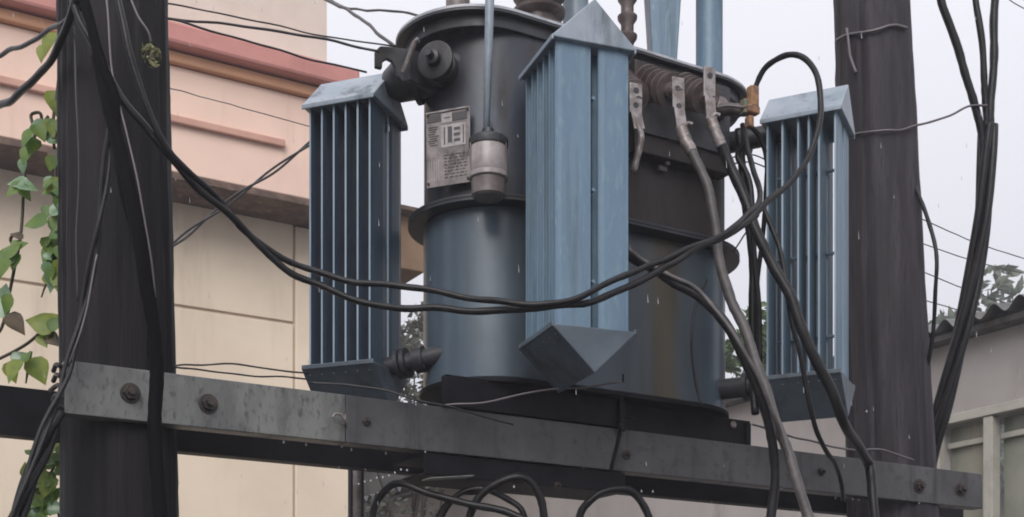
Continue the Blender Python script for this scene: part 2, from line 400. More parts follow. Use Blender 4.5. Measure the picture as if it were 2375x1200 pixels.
# a far dark compound wall that closes the view under the beams
gw = MB().box(P(900, 1200, 15.5) * 1.0, E, N, UP, 6.5, .25, 2.0)
bw = thing('boundary_wall', (P(900, 1200, 15.5).x, 15.5, 0), 'low dark grey boundary wall seen under the beams at the centre', 'wall')
zt = EYE + (HY - 1085) / FPX * 15.5
o = Vector((ORG[bw.name]))
mb = MB(); mb.ebox(o, E, N, -1.6, 4.0, -.12, .12, 0, zt); mb.build('masonry', M['darkwall'], bw)
mb = MB(); mb.ebox(o, E, N, -1.65, 4.05, -.18, .18, zt + .002, zt + .08); mb.build('coping', M['darkwall'], bw, bevel=.01)

# ------------------------------------------------------------------ trees
def leaf_cloud(mb, c, rad, n, size, squash=.8):
    for _ in range(n):
        while True:
            p = Vector((random.uniform(-1, 1), random.uniform(-1, 1), random.uniform(-1, 1)))
            if .25 < p.length < 1: break
        p = Vector((p.x * rad, p.y * rad, p.z * rad * squash)) + c
        a = Vector((random.gauss(0, 1), random.gauss(0, 1), random.gauss(0, .7))).normalized()
        b = a.orthogonal().normalized(); b = (b * math.cos(random.random() * 6) + a.cross(b) * math.sin(random.random() * 6)).normalized()
        s = size * random.uniform(.6, 1.3)
        cc = a.cross(b).normalized()
        mb.add([p - a * s, p + b * s * .45 + cc * s * .08, p + a * s, p - b * s * .45 + cc * s * .08], [(0, 1, 2, 3)])
def tree(base, top_z, crown_r, clumps, nleaf, leaf, mat, label, trunk_r=.16, limbs=7, crown_lo=.45, dens=None):
    base = Vector(base); root = thing('tree', base, label, 'tree')
    h = top_z - base.z
    mb = MB(); pts = [base + Vector((math.sin(i * 1.3) * .08 * i / 3, math.cos(i) * .08, h * .8 * i / 6)) for i in range(7)]
    mb.tube(smoothpath(pts, 3), [trunk_r * (1 - .8 * i / 18) for i in range(19)], 8)
    ends = []
    for k in range(limbs):
        f = random.uniform(.35, .8); st_ = base + Vector((0, 0, h * f)); an = k * 2.4 + random.random()
        e = st_ + Vector((math.cos(an) * crown_r * .75, math.sin(an) * crown_r * .75, h * (1 - f) * random.uniform(.5, .95)))
        m_ = (st_ + e) / 2 + Vector((0, 0, .15)); pp = smoothpath([st_, m_, e], 4)
        mb.tube(pp, [trunk_r * .35 * (1 - .85 * i / (len(pp) - 1)) for i in range(len(pp))], 6); ends.append(e); ends.append(m_)
    mb.build('trunk', M['bark'], root, smooth='all')
    mb = MB()
    for k in range(clumps):
        if k < len(ends): c = ends[k]
        else:
            an = random.random() * 6.28; rr = crown_r * math.sqrt(random.random()) * .85
            c = base + Vector((math.cos(an) * rr, math.sin(an) * rr, h * random.uniform(crown_lo, .93)))
        leaf_cloud(mb, c, crown_r * random.uniform(.22, .38), nleaf, leaf)
    tag(mb.build('crown', mat, root), kind=None)
    return root
def at(u, d): q = P(u, 0, d); q.z = 0; return q
def zat(v, d): return EYE + (HY - v) / FPX * d
tree(at(1722, 13), zat(640, 13), .85, 22, 120, .075, M['crown'], 'green leafy tree seen between the tank and the right radiator', .12)
tree(at(958, 11.5), zat(628, 11.5), .62, 34, 100, .040, M['twig'], 'pale wispy tree seen in the slit between left radiator and tank', .06, 9, .60)
tree(at(2330, 34), zat(690, 34), 2.2, 30, 130, .18, M['crown_grey'], 'hazy grey-green tree rising over the corrugated shed roof', .3)
tree(at(2215, 38), zat(742, 38), 1.8, 24, 130, .2, M['crown_grey'], 'lower hazy tree at the left end of the corrugated shed roof', .28)
tree(at(1748, 20), zat(800, 20), 1.0, 14, 100, .1, M['crown'], 'dark low tree top behind the radiator on the right', .14)

# ------------------------------------------------------------------ the poles
def pole(u_top, v_top, u_bot, v_bot, w_top, w_bot, d, mat, label, seed):
    rnd = random.Random(seed)
    a = P(u_top, v_top, d); b = P(u_bot, v_bot, d)
    ax = (a - b) / (a.z - b.z)
    base = b - ax * b.z; base.z = 0
    top = a + ax * (EYE + 4.2 - a.z)
    root = thing('utility_pole', base, label, 'utility pole')
    ra, rb = w_top / FPX * d / 2, w_bot / FPX * d / 2
    k = (ra - rb) / (a.z - b.z)
    mb = MB(); n = 90; m = 110; vs = []; fs = []
    cr = [(rnd.uniform(3.3, 6.1), rnd.uniform(.035, .075), rnd.uniform(.05, .11), rnd.uniform(0, 6), rnd.uniform(.2, .5)) for _ in range(9)]
    ph = [rnd.random() * 6.28 for _ in range(12)]
    zs = [top.z * i / (m - 1) for i in range(m)]
    for z in zs:
        c = base + ax * z; r = rb + k * (z - b.z)
        for j in range(n):
            th = 2 * math.pi * j / n
            dr = .012 * math.sin(3 * th + ph[0] + z * .3) + .010 * math.sin(7 * th + ph[1] + z * .5) + .008 * math.sin(13 * th + ph[2] - z * .8) \
                 + .006 * math.sin(2.3 * z + ph[3]) + .004 * math.sin(17 * z + 5 * th + ph[4]) + .009 * math.sin(19 * th + ph[5] + .4 * math.sin(2 * z))
            for (a0_, w_, dp, p_, fz) in cr:          # drying cracks running up the timber
                x_ = (th - a0_ - .05 * math.sin(z * 2.1 + p_) - .02 * math.sin(z * 7 + p_)) / w_
                if abs(x_) < 1: dr -= dp * (1 - abs(x_)) * (.55 + .45 * math.sin(z * 6.28 * fz + p_))
            dr += rnd.gauss(0, .0065) + .008 * math.sin(9.1 * z + 2 * th + ph[6]) * math.sin(4.3 * z + ph[7])
            vs.append(c + Vector((math.cos(th), math.sin(th), 0)) * (r * (1 + dr)))
    for i in range(m - 1):
        for j in range(n):
            fs.append((i * n + j, i * n + (j + 1) % n, (i + 1) * n + (j + 1) % n, (i + 1) * n + j))
    fs.append(tuple(range(n))[::-1]); fs.append(tuple((m - 1) * n + j for j in range(n)))
    mb.add(vs, fs); mb.build('shaft', mat, root, smooth='all')
    return root
POFF = .172
dl = beam_d(274, POFF); dr = beam_d(2055, POFF)
pole_l = pole(264, 0, 281, 1200, 246, 264, dl, M['pole_l'], 'thick dark wooden pole on the left carrying the beams', 3)
pole_r = pole(2021, 0, 2068, 1150, 170, 202, dr, M['pole_r'], 'grey-brown wooden pole on the right behind the beam end', 9)

# bark cracks: split slabs standing proud of the left pole
def pole_front(u, v, extra=0.010, right=True):
    d = dr if right else dl
    uc = (2021 + v * .0409) if right else (264 + v * .0142); rr = ((170 + v * .0278) if right else 254) / FPX * d / 2
    k = (u - CX) / FPX; cx_ = (uc - CX) / FPX * d      # ray x = k*y against the circle round (cx_, d)
    A_ = 1 + k * k; B_ = -2 * (k * cx_ + d); C_ = cx_ * cx_ + d * d - (rr + extra) ** 2
    q_ = B_ * B_ - 4 * A_ * C_
    return (-B_ - math.sqrt(q_)) / (2 * A_) if q_ > 0 else d - .01

# ------------------------------------------------------------------ the beams
def hexbolt(c, ax, r=.017, h=.014, mat='bolt', parent=None, washer=True, name='bolt', rot=0.2):
    a = ax.orthogonal().normalized(); b = ax.cross(a)
    mb = MB()
    if washer: mb.lathe(c, ax, [(-.002, r * 1.35), (.0035, r * 1.35)], 16)
    mb.prism([(r * math.cos(math.pi / 3 * i + rot), r * math.sin(math.pi / 3 * i + rot)) for i in range(6)], a, b, c, ax, .0037, h)
    mb.lathe(c, ax, [(h + .0002, r * .5), (h + .012, r * .48)], 10)
    return mb.build(name, M[mat], parent, bevel=.0012)
def channel(mb, o, face_off, t0, t1, z0, z1, fl=.055, th=.007):
    """C channel: web on the street side, flanges going back"""
    mb.ebox(o, E, N, t0, t1, -th, 0, z0, z1)
    mb.ebox(o, E, N, t0, t1, -fl, -th - .0002, z1 - th, z1)
    mb.ebox(o, E, N, t0, t1, -fl, -th - .0002, z0, z0 + th)
front = thing('steel_beam', beam_hit(1200)[1] + Vector((0, 0, ZB0)), 'grey galvanised channel beam running across the front of both poles', 'beam', 'steel beams clamped to the poles')
tj = beam_hit(802)[0]; tl = beam_hit(150)[0]; tr_ = beam_hit(2279)[0]
mb = MB(); channel(mb, A0, 0, tl, tj - .0012, ZB0, ZB1); s1 = mb.build('channel_section', M['steel'], front, bevel=.002); tag(s1, 'pale weathered left section of the channel beam')
mb = MB(); channel(mb, A0, 0, tj + .0012, tr_, ZB0, ZB1); s2 = mb.build('channel_section', M['steel_dark'], front, bevel=.002); tag(s2, 'dark wet right section of the channel beam')
rear = thing('steel_beam', beam_hit(1200, .345)[1] + Vector((0, 0, ZB0)), 'dark channel beam behind the poles, sticking out left of the left pole', 'beam', 'steel beams clamped to the poles')
AR = A0 - N * .345
mb = MB(); channel(mb, AR, 0, beam_hit(-420, .345)[0], beam_hit(2235, .345)[0], ZB0, ZB1); mb.build('channel_section', M['black_steel'], rear, bevel=.002)
def on_beam(u, v, off=0.0):
    d = beam_d(u, off); return P(u, v, d)
for (u, v, r_) in ((302, 912, .0185), (483, 937, .0185), (850, 978, .0095), (1452, 1055, .011), (1905, 1095, .011), (2131, 1128, .019), (2228, 1136, .019)):
    hexbolt(on_beam(u, v), N, r_, r_ * .8, 'bolt', front, rot=u)
mb = MB(); c = on_beam(790, 978)
mb.tube(smoothpath([on_beam(800, 985) - N * .004, on_beam(798, 984) + N * .012, on_beam(785, 966) + N * .02, on_beam(770, 964) + N * .022, on_beam(764, 972) + N * .02], 5), .0035, 8)
mb.build('wire_hook', M['bright'], front, smooth='all')
# ragged end strap at the left beam end
mb = MB()
for k in range(5):
    z = ZB0 + .012 + k * .024
    q = A0 + E * (tl - .004); q.z = z
    mb.tube(smoothpath([q - N * .004, q - E * random.uniform(.008, .016) + Vector((0, 0, .004)), q - E * random.uniform(.010, .02) - N * .05], 3), .006, 6)
mb.build('frayed_end_strap', M['bolt'], front)

# channel bolted under the beams, in the middle
under = thing('hanger_channel', on_beam(1250, 1100, .1), 'short black channel bracket bolted under the front beam at mid span', 'bracket')
mb = MB(); ta, tb = beam_hit(985, .01)[0], beam_hit(1451, .01)[0]
ou = A0 - N * .01
mb.ebox(ou, E, N, ta, tb, -.008, 0, ZB0 - .062, ZB0 - .003)
mb.ebox(ou, E, N, ta, tb, -.20, -.0082, ZB0 - .010, ZB0 - .003)
mb.ebox(ou, E, N, ta, tb, -.20, -.0082, ZB0 - .062, ZB0 - .055)
mb.build('channel_section', M['black_steel'], under, bevel=.002)
hexbolt(P(1292, 1127, beam_d(1292, .008)), N, .008, .007, 'bolt', under)
mb = MB(); c1_, c2_ = P(988, 1112, beam_d(988, -.01)), P(1090, 1106, beam_d(1090, -.01))
mb.box((c1_ + c2_) / 2, (c2_ - c1_).normalized(), N, UP, (c2_ - c1_).length, .05, .004); mb.build('flat_strip', M['steel'], under, bevel=.001)

# ------------------------------------------------------------------ the transformer
TC = Vector((.21, 4.005, 0))
ZBASE = EYE + .872; ZFL = EYE + 1.362; ZLID = EYE + 1.876
tf_root = thing('transformer', TC + Vector((0, 0, ZB1)), 'blue-grey oil-filled transformer with finned radiators standing on the beams', 'transformer')
HS = .306; RT = .210
def stadium(r, hs=HS, n=28):
    o = []
    for i in range(n + 1):
        th = -math.pi / 2 + math.pi * i / n; o.append((hs + r * math.cos(th), r * math.sin(th)))
    for i in range(n + 1):
        th = math.pi / 2 + math.pi * i / n; o.append((-hs + r * math.cos(th), r * math.sin(th)))
    return o
def wall_prism(name, r, z0, z1, mat, bev=.003, hs=HS):
    mb = MB(); mb.prism(stadium(r, hs), E, N, (TC.x, TC.y, 0), UP, z0, z1); return mb.build(name, mat, tf_root, smooth=True, bevel=bev)
wall_prism('lower_tank', RT, ZBASE, ZFL - .008, M['tank'])
wall_prism('upper_tank', RT - .002, ZFL + .012, ZLID - .003, M['upper'])
wall_prism('tank_flange', RT + .046, ZFL - .007, ZFL + .002, M['flange'], .0015)
wall_prism('tank_flange', RT + .046, ZFL + .0024, ZFL + .0115, M['flange'], .0015)
wall_prism('lid', RT + .027, ZLID, ZLID + .007, M['flange'], .001, HS + .060)
wall_prism('lid_rim_glint', RT + .0285, ZLID + .0072, ZLID + .0155, M['rim'], .001, HS + .060)
wall_prism('lid_curb', RT + .008, ZLID - .034, ZLID - .0003, M['dark'], .002, HS + .050)
wall_prism('base_plate', RT + .012, ZBASE - .016, ZBASE - .002, M['black_steel'], .002)
# base skids
for off_n in (.150, -.165):
    mb = MB(); o = TC + N * off_n; sgn = 1 if off_n > 0 else -1
    mb.ebox(o, E, N, -.40, .558, -.008, 0, ZB1 + .002, ZBASE - .018)
    mb.ebox(o, E, N, -.40, .558, -.06 * 1, -.0082, ZBASE - .026, ZBASE - .018)
    mb.ebox(o, E, N, -.40, .558, -.06 * 1, -.0082, ZB1 + .002, ZB1 + .010)
    mb.build('base_skid', M['black_steel'], tf_root, bevel=.002)
for t in (-.33, .05, .45):
    mb = MB(); mb.ebox(TC, E, N, t - .03, t + .03, -.145, .135, ZB1 + .03, ZBASE - .03); mb.build('cross_member', M['black_steel'], tf_root, bevel=.002)
def skid_pt(u, v, extra=0.0):
    o = TC + N * (.150 + extra); k = (u - CX) / FPX
    t = (k * o.y - o.x) / (E.x - k * E.y); d = (o + E * t).y; return P(u, v, d)
mb = MB(); q = skid_pt(1700, 986); mb.lathe(q, N, [(0, .0115), (.004, .0115), (.007, .008)], 16); mb.build('bolt', M['bright'], tf_root, smooth=True)
mb = MB(); q = skid_pt(1735, 1000, .004); mb.box(q + Vector((0, 0, -.045)), E, N, UP, .018, .008, .14); mb.build('skid_lug', M['black_steel'], tf_root, bevel=.001)
# heavy front bracket half way along: plate + J bolt
mb = MB(); a, b = skid_pt(1030, 950, .018), skid_pt(1446, 950, .018)
mid = (a + b) / 2; mid.z = (ZB1 + ZBASE) / 2 - .004
mb.box(mid, E, N, UP, (b - a).length, .03, ZBASE - ZB1 - .014); mb.build('front_bracket', M['black_steel'], tf_root, bevel=.002)
mb = MB(); mb.tube([skid_pt(1440, 868, .045), skid_pt(1443, 1000, .045)], .010, 10); q = skid_pt(1440, 880, .045); mb.lathe(q, UP, [(-.012, .017), (.012, .017)], 6)
mb.tube(smoothpath([skid_pt(1448, 968, .045), skid_pt(1462, 968, .06), skid_pt(1475, 972, .05)], 4), .003, 6)
mb.build('hold_down_bolt', M['black_steel'], tf_root, smooth=True)
mb = MB(); mb.box(skid_pt(1400, 896, .03), E, N, UP, .09, .03, .006); mb.build('shim_plate', M['steel'], tf_root, bevel=.001)

# radiators ------------------------------------------------------------------
def fin_mesh(wd, h, mat, th=.0095, edge=.0055):
    """one hollow pressed panel: flat in the middle, tapering to a thin welded seam at both edges"""
    o = [(-wd / 2, -edge / 2), (-wd / 2 + .006, -edge / 2), (-wd / 2 + .016, -th / 2), (wd / 2 - .016, -th / 2), (wd / 2 - .006, -edge / 2), (wd / 2, -edge / 2),
         (wd / 2, edge / 2), (wd / 2 - .006, edge / 2), (wd / 2 - .016, th / 2), (-wd / 2 + .016, th / 2), (-wd / 2 + .006, edge / 2), (-wd / 2, edge / 2)]
    mb = MB(); mb.prism(o, Vector((1, 0, 0)), Vector((0, 1, 0)), Vector((0, 0, 0)), UP, -h / 2, h / 2)
    me = bpy.data.meshes.new('fin_panel'); me.from_pydata(mb.v, [], mb.f)
    bm = bmesh.new(); bm.from_mesh(me); bmesh.ops.recalc_face_normals(bm, faces=bm.faces); bm.to_mesh(me); bm.free(); me.materials.append(M[mat]); me.materials.append(M['edge'])
    for i in (7, 13): me.polygons[i].material_index = 1
    return me
def radiator(u_c, d_c, az_f, Sx, F, v_top, v_bot, apex, label, uneven=(0, 0, 0, 0, 0, 0), mat='fin'):
    c0 = P(u_c, 600, d_c); z1 = EYE + (HY - v_top) / FPX * d_c; z0 = EYE + (HY - v_bot) / FPX * d_c
    f = Vector((math.cos(R(az_f)), math.sin(R(az_f)), 0)); s = Vector((-f.y, f.x, 0))
    c0.z = 0
    cen = c0 + f * (F / 2) + s * (Sx / 2)
    root = bpy.data.objects.new('radiator', None); COL.objects.link(root); root.empty_display_size = .1
    place(root, cen + UP * z0, tf_root); root['label'] = label
    nf = 6; gap = F * .11; w1 = (F - gap) * .535; w2 = (F - gap) * .465
    m1, m2 = fin_mesh(w1, z1 - z0 + .03, mat), fin_mesh(w2, z1 - z0 + .03, mat)
    for i in range(nf):
        so = .0065 + (Sx - .013) * i / (nf - 1) + uneven[i]
        inst('fin_panel', m1, c0 + f * (w1 / 2) + s * so + UP * ((z0 + z1) / 2), root, R(az_f))
        inst('fin_panel', m2, c0 + f * (F - w2 / 2) + s * so + UP * ((z0 + z1) / 2), root, R(az_f))
    # spacer bars between the fins keep the stack together
    for zf in (.18, .5, .82):
        mb = MB(); q = c0 + f * (F * .535) + UP * (z0 + (z1 - z0) * zf); mb.tube([q + s * .012, q + s * (Sx - .012)], .005, 8)
        mb.build('spacer_rod', M[mat], root, smooth=True)
    # header caps: sheet-metal ridge roofs, the lower ones upside down
    ov = .014; th = .006
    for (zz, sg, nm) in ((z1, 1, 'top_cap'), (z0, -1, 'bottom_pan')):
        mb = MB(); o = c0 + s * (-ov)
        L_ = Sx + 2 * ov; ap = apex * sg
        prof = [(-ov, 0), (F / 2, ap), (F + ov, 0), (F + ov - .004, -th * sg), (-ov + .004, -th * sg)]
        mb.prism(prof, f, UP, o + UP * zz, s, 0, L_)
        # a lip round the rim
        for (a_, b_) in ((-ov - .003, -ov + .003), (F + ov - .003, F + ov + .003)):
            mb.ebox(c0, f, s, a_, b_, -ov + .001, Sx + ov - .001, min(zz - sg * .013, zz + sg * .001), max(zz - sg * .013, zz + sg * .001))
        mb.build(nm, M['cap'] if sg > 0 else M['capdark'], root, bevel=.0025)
    return c0, f, s, z0, z1
M['capdark'] = material('shaded_blue_sheet', (.092, .118, .145), .40, var=(.070, .088, .108), vscale=8, grime=(.04, .042, .045), gscale=9, gamt=(.50, .78), bump=.08, bscale=30)  # darker copy of the cap sheet, underside shade painted into the pans
rl = radiator(862, 3.68, 70, .204, .205, 222, 846, .112, 'radiator at the left end, shade-darkened fins seen edge on', mat='fin_shade')
rf = radiator(1290, 3.35, 20, .227, .207, 86, 760, .112, 'radiator at the front, pale blue face with a central slit')
rr = radiator(1942, 3.80, 65, .214, .198, 250, 868, .108, 'radiator at the right end, sky showing between its fins', (0, .007, -.003, -.012, -.005, 0))

def pipe(name, pts, r, mat, collars=()):
    mb = MB(); pp = smoothpath(pts, 5); mb.tube(pp, r, 16)
    for (f_, rr_, l_) in collars:
        i = min(int(f_ * (len(pp) - 1)), len(pp) - 2); ax = (pp[i + 1] - pp[i]).normalized(); mb.lathe(pp[i] - ax * l_ / 2, ax, [(0, rr_), (l_, rr_)], 18)
    return mb.build(name, mat, tf_root, smooth=True)
ec1 = TC - E * HS; ec2 = TC + E * HS
def rad_mid(rd, z): return rd[0] + rd[1] * .10 + UP * z
# left radiator to tank
zt_l = EYE + 1.735
a = rl[0] + rl[1] * .09; a.z = EYE + 1.752
b = Vector((ec1.x - .13, ec1.y - .12, EYE + 1.775)); axh = (b - a).normalized(); Lh = (b - a).length
mb = MB(); mb.lathe(a - axh * .01, axh, [(0, .012), (.012, .034), (.045, .056), (Lh * .5, .058), (Lh * .5 + .001, .074), (Lh * .5 + .014, .074), (Lh * .5 + .015, .058), (Lh, .058), (Lh + .06, .058)], 24)
mb.build('header_pipe', M['dark'], tf_root, smooth=True)
zb_l = EYE + .932
a = rl[0] + rl[1] * .105; a.z = zb_l - .0
b = Vector((ec1.x - .12, ec1.y - .13, zb_l + .03))
pipe('header_pipe', [a + rl[2] * .02, a + (b - a) * .4, b], .027, M['flange'], ((.30, .044, .012), (.42, .044, .012), (.62, .038, .03)))
# front radiator to tank
a = rf[0] + rf[1] * .10 + rf[2] * .2; b = TC + E * -.12 + N * (RT - .02)
for zz in (EYE + 1.71, EYE + .945):
    pipe('header_pipe', [Vector((a.x, a.y, zz)), Vector(((a.x + b.x) / 2, (a.y + b.y) / 2, zz)), Vector((b.x, b.y, zz))], .034, M['dark'], ((.5, .05, .014),))
# right radiator to tank
a = rr[0] + rr[1] * .11 + rr[2] * .19; b = Vector((ec2.x + .16, ec2.y - .08, 0))
for zz in (EYE + 1.705, EYE + .905 + .03):
    pipe('header_pipe', [Vector((a.x, a.y, zz)), Vector(((a.x + b.x) / 2, (a.y + b.y) / 2, zz)), Vector((b.x, b.y, zz))], .032, M['flange'], ((.5, .046, .014),))
# valve wheel and lifting hook near the left end of the lid
vp = P(1008, 138, 3.62)
ax = (Vector((-.35, -.93, 0))).normalized()
mb = MB(); mb.lathe(vp - ax * .09, ax, [(-.04, .045), (.05, .045), (.052, .040), (.075, .040)], 20); mb.build('valve_body', M['dark'], tf_root, smooth=True)
mb = MB(); mb.lathe(vp - ax * .013, ax, [(0, .050), (.004, .053), (.012, .053), (.015, .048)], 28); mb.build('valve_flange', M['dark'], tf_root, smooth=True)
mb = MB(); mb.lathe(vp + ax * .003, ax, [(0, .022), (.018, .020), (.022, .011), (.045, .010)], 14); mb.build('valve_spindle', M['flange'], tf_root, smooth=True)
mb = MB(); dk = 3.66
arc = [(868, 165), (868, 128), (880, 115), (905, 112), (940, 110), (952, 122), (950, 175), (935, 190), (922, 176), (916, 158), (908, 145), (896, 141), (885, 150), (884, 166)]
o_ = P(910, 150, dk)
pl = [((P(u, v, dk) - o_).x, (P(u, v, dk) - o_).z) for u, v in arc]
mb.prism(pl, Vector((.93, .37, 0)).normalized(), UP, o_, Vector((.37, -.93, 0)).normalized() * .016, -.5, .5); mb.build('lifting_hook', M['dark'], tf_root, bevel=.0025)
mb = MB(); mb.tube(smoothpath([P(935, 168, 3.63), P(950, 130, 3.615), P(963, 98, 3.60), P(972, 93, 3.595)], 4), .0075, 8); mb.build('hook_pin', M['plate'], tf_root, smooth=True)
mb = MB(); a = P(945, 150, 3.645); b = Vector((ec1.x - .16, ec1.y - .11, a.z)); mb.box((a + b) / 2, (b - a).normalized(), (b - a).normalized().cross(UP), UP, (b - a).length, .02, .09); mb.build('hook_bracket', M['dark'], tf_root, bevel=.002)
# LV side: pocket, three horizontal bushings with flag terminals
def face_pt(u, v, off):
    o = TC + N * off; k = (u - CX) / FPX
    t = (k * o.y - o.x) / (E.x - k * E.y); d = (o + E * t).y; return P(u, v, d)
mb = MB(); q0 = face_pt(1452, 200, RT); q1 = face_pt(1672, 200, RT)
t0 = (q0 - TC).dot(E); t1 = (q1 - TC).dot(E)
mb.ebox(TC, E, N, t0, t1, RT - .01, RT + .045, EYE + 1.575, EYE + 1.845); mb.build('bushing_pocket', M['upper'], tf_root, bevel=.004)
mb = MB(); mb.ebox(TC, E, N, t0 + .02, t1 - .02, RT + .0455, RT + .054, EYE + 1.63, EYE + 1.82); mb.build('pocket_plate', M['dark'], tf_root, bevel=.002)
TERM = []
for k, (ub, vb, ut, vt) in enumerate(((1440, 200, 1478, 232), (1500, 192, 1572, 215), (1588, 210, 1652, 232))):
    a = face_pt(ub, vb, RT + .05); b = face_pt(ut, vt, RT + .20)
    axb = (b - a).normalized(); Lb = (b - a).length
    prof = [(0, .050), (.012, .050), (.014, .036)]
    nsh = 4
    for i in range(nsh):
        z_ = .02 + (Lb - .045) * i / nsh; st_ = (Lb - .045) / nsh
        prof += [(z_, .024), (z_ + st_ * .35, .046), (z_ + st_ * .5, .046), (z_ + st_ * .62, .024)]
    prof += [(Lb - .025, .024), (Lb - .02, .018), (Lb, .016)]
    bu = bpy.data.objects.new('low_voltage_bushing', None); COL.objects.link(bu); place(bu, a, tf_root)
    mb = MB(); mb.lathe(a, axb, prof, 22); mb.build('porcelain_shed', M['porcelain'], bu, smooth=True)
    mb = MB(); mb.lathe(b - axb * .001, axb, [(0, .013), (.012, .013)], 12); mb.build('stud', M['bright'], bu)
    TERM.append((a, b + axb * .012, axb, bu))
def flag(bu, tri, holes, w_=.038, th=.007):
    """terminal palm: straight strip along listed pixel points, with bolts"""
    pts = [Vector(p) for p in tri]
    for i in range(len(pts) - 1):
        a, b = pts[i], pts[i + 1]; up = (b - a).normalized()
        side = up.cross(Vector((.35, -.93, 0))).normalized(); nn = side.cross(up).normalized()
        mb = MB(); wd = w_ if i == 0 else w_ * .85
        mb.box((a + b) / 2 + nn * (.002 * i), side, nn, up, wd, th, (b - a).length + .004); mb.build('terminal_palm', M['bright'], bu, bevel=.0015)
    for h in holes:
        mb = MB(); nn = Vector((.35, -.93, 0)).normalized(); mb.lathe(h + nn * .0042, nn, [(0, .0085), (.0015, .0085)], 14); mb.build('bolt_hole', M['flange'], bu)
    return
d1 = TERM[0][1].y; d2 = TERM[1][1].y; d3 = TERM[2][1].y
flag(TERM[0][3], [P(1474, 196, d1), P(1474, 262, d1 - .004), P(1482, 300, d1 - .01)], [P(1474, 212, d1), P(1473, 246, d1 - .002)])
flag(TERM[1][3], [P(1572, 182, d2), P(1574, 250, d2 - .003), P(1581, 300, d2 - .01)], [P(1570, 207, d2 - .001), P(1573, 248, d2 - .004)])
flag(TERM[2][3], [P(1645, 158, d3), P(1645, 225, d3 - .003), P(1650, 280, d3 - .01)], [P(1645, 177, d3 - .001), P(1643, 232, d3 - .004)])
for (u, v, d) in ((1590, 292, d2 - .02), (1654, 271, d3 - .02)):
    mb = MB(); mb.tube(smoothpath([P(u - 16, v + 4, d), P(u - 4, v + 3, d - .004), P(u + 5, v - 6, d - .006), P(u + 16, v - 3, d - .006)], 4), .0055, 8); mb.lathe(P(u - 6, v + 4, d), Vector((1, 0, .1)), [(0, .011), (.01, .011)], 6)
    mb.build('clamp_bolt', M['bright'], tf_root, smooth=True)
# neutral terminal with the orange clamp at the right end
nb = bpy.data.objects.new('neutral_bushing', None); COL.objects.link(nb); a = face_pt(1640, 250, RT + .0); place(nb, a, tf_root)
b = P(1735, 258, 3.80); axb = (b - a).normalized(); Lb = (b - a).length
mb = MB(); mb.lathe(a, axb, [(0, .036), (.02, .036), (.03, .022), (.06, .034), (.075, .034), (.09, .02), (Lb - .05, .018), (Lb, .016)], 18); mb.build('porcelain_shed', M['porcelain'], nb, smooth=True)
for (u, v, w_, h_, mt) in ((1746, 226, .030, .062, 'orange'), (1744, 256, .044, .024, 'orange'), (1730, 250, .030, .044, 'verdigris'), (1738, 284, .018, .034, 'orange')):
    mb = MB(); mb.box(P(u, v, 3.80 + (.004 if mt == 'verdigris' else 0)), E, N, UP, w_, .026, h_); mb.build('rusty_clamp', M[mt], nb, bevel=.005)
mb = MB(); mb.tube(smoothpath([P(1660, 250, 3.78), P(1690, 246, 3.79), P(1730, 250, 3.79)], 4), .0045, 8); mb.build('link_wire', M['wire_pale'], nb, smooth='all')
# small fittings on the upper tank wall
mb = MB(); q = face_pt(1536, 392, RT + .012)
mb.box(q, E, N, UP, .03, .012, .016); mb.box(q + Vector((.014, -.01, .012)), E, N, UP, .012, .012, .012); mb.build('earth_lug', M['plate'], tf_root, bevel=.002)

# top of the lid: HV bushings, conservator legs
def onlid(u, d): q = P(u, 0, d); q.z = ZLID + .012; return q
def bushing(u, d, r, h, sheds, base_r, label=None, mat='porcelain'):
    q = onlid(u, d); bu = bpy.data.objects.new('high_voltage_bushing', None); COL.objects.link(bu); place(bu, q, tf_root)
    mb = MB(); mb.lathe(q, UP, [(.0005, base_r), (.018, base_r), (.02, base_r * .8), (.035, base_r * .8)], 24); mb.build('mounting_collar', M['dark'], bu, smooth=True)
    prof = [(.0355, r)]
    for i in range(sheds):
        z_ = .05 + (h - .1) * i / sheds; stp = (h - .1) / sheds
        prof += [(z_, r), (z_ + stp * .25, r * 1.5), (z_ + stp * .4, r * 1.55), (z_ + stp * .55, r)]
    prof += [(h - .04, r * .9), (h, r * .5)]
    mb = MB(); mb.lathe(q, UP, prof, 24); mb.build('porcelain_shed', M[mat], bu, smooth=True)
    mb = MB(); mb.lathe(q, UP, [(h + .0005, .008), (h + .05, .008), (h + .051, .014), (h + .065, .014)], 10); mb.build('stud', M['bright'], bu)
bushing(1062, 3.80, .036, .46, 0, .062)
bushing(1250, 3.86, .052, .46, 7, .066)
bushing(1455, 4.02, .020, .40, 5, .03)
q = onlid(1335, 4.0)
mb = MB(); mb.lathe(q, UP, [(.0005, .04), (.6, .04)], 18); mb.build('conservator_pipe', M['cap'], tf_root, smooth=True)
cq = onlid(1537, 4.03); cr = onlid(1645, 4.06)
mb = MB(); mb.prism([(-.035, 0), (.035, 0), (.062, .42), (-.062, .42)], Vector((1, 0.05, 0)).normalized(), UP, cq + UP * .0005, Vector((-.05, 1, 0)) * .09, -.5, .5); mb.build('conservator_support', M['fin'], tf_root, bevel=.004)
mb = MB(); mb.lathe(cr, UP, [(.0005, .062), (.01, .062), (.011, .042), (.46, .042)], 24); mb.build('conservator_pipe', M['fin'], tf_root, smooth=True)
mb = MB(); mb.lathe(Vector((cq.x - .45, cq.y - .1, ZLID + .60)), Vector((1, .12, 0)), [(0, .10), (.02, .155), (.04, .165), (1.0, .165), (1.02, .155), (1.04, .10)], 30); mb.build('conservator_drum', M['fin'], tf_root, smooth=True)
mb = MB(); q = onlid(1478, 4.0); mb.box(q + UP * .012, E, N, UP, .09, .06, .022); mb.build('lid_cover', M['flange'], tf_root, bevel=.003)
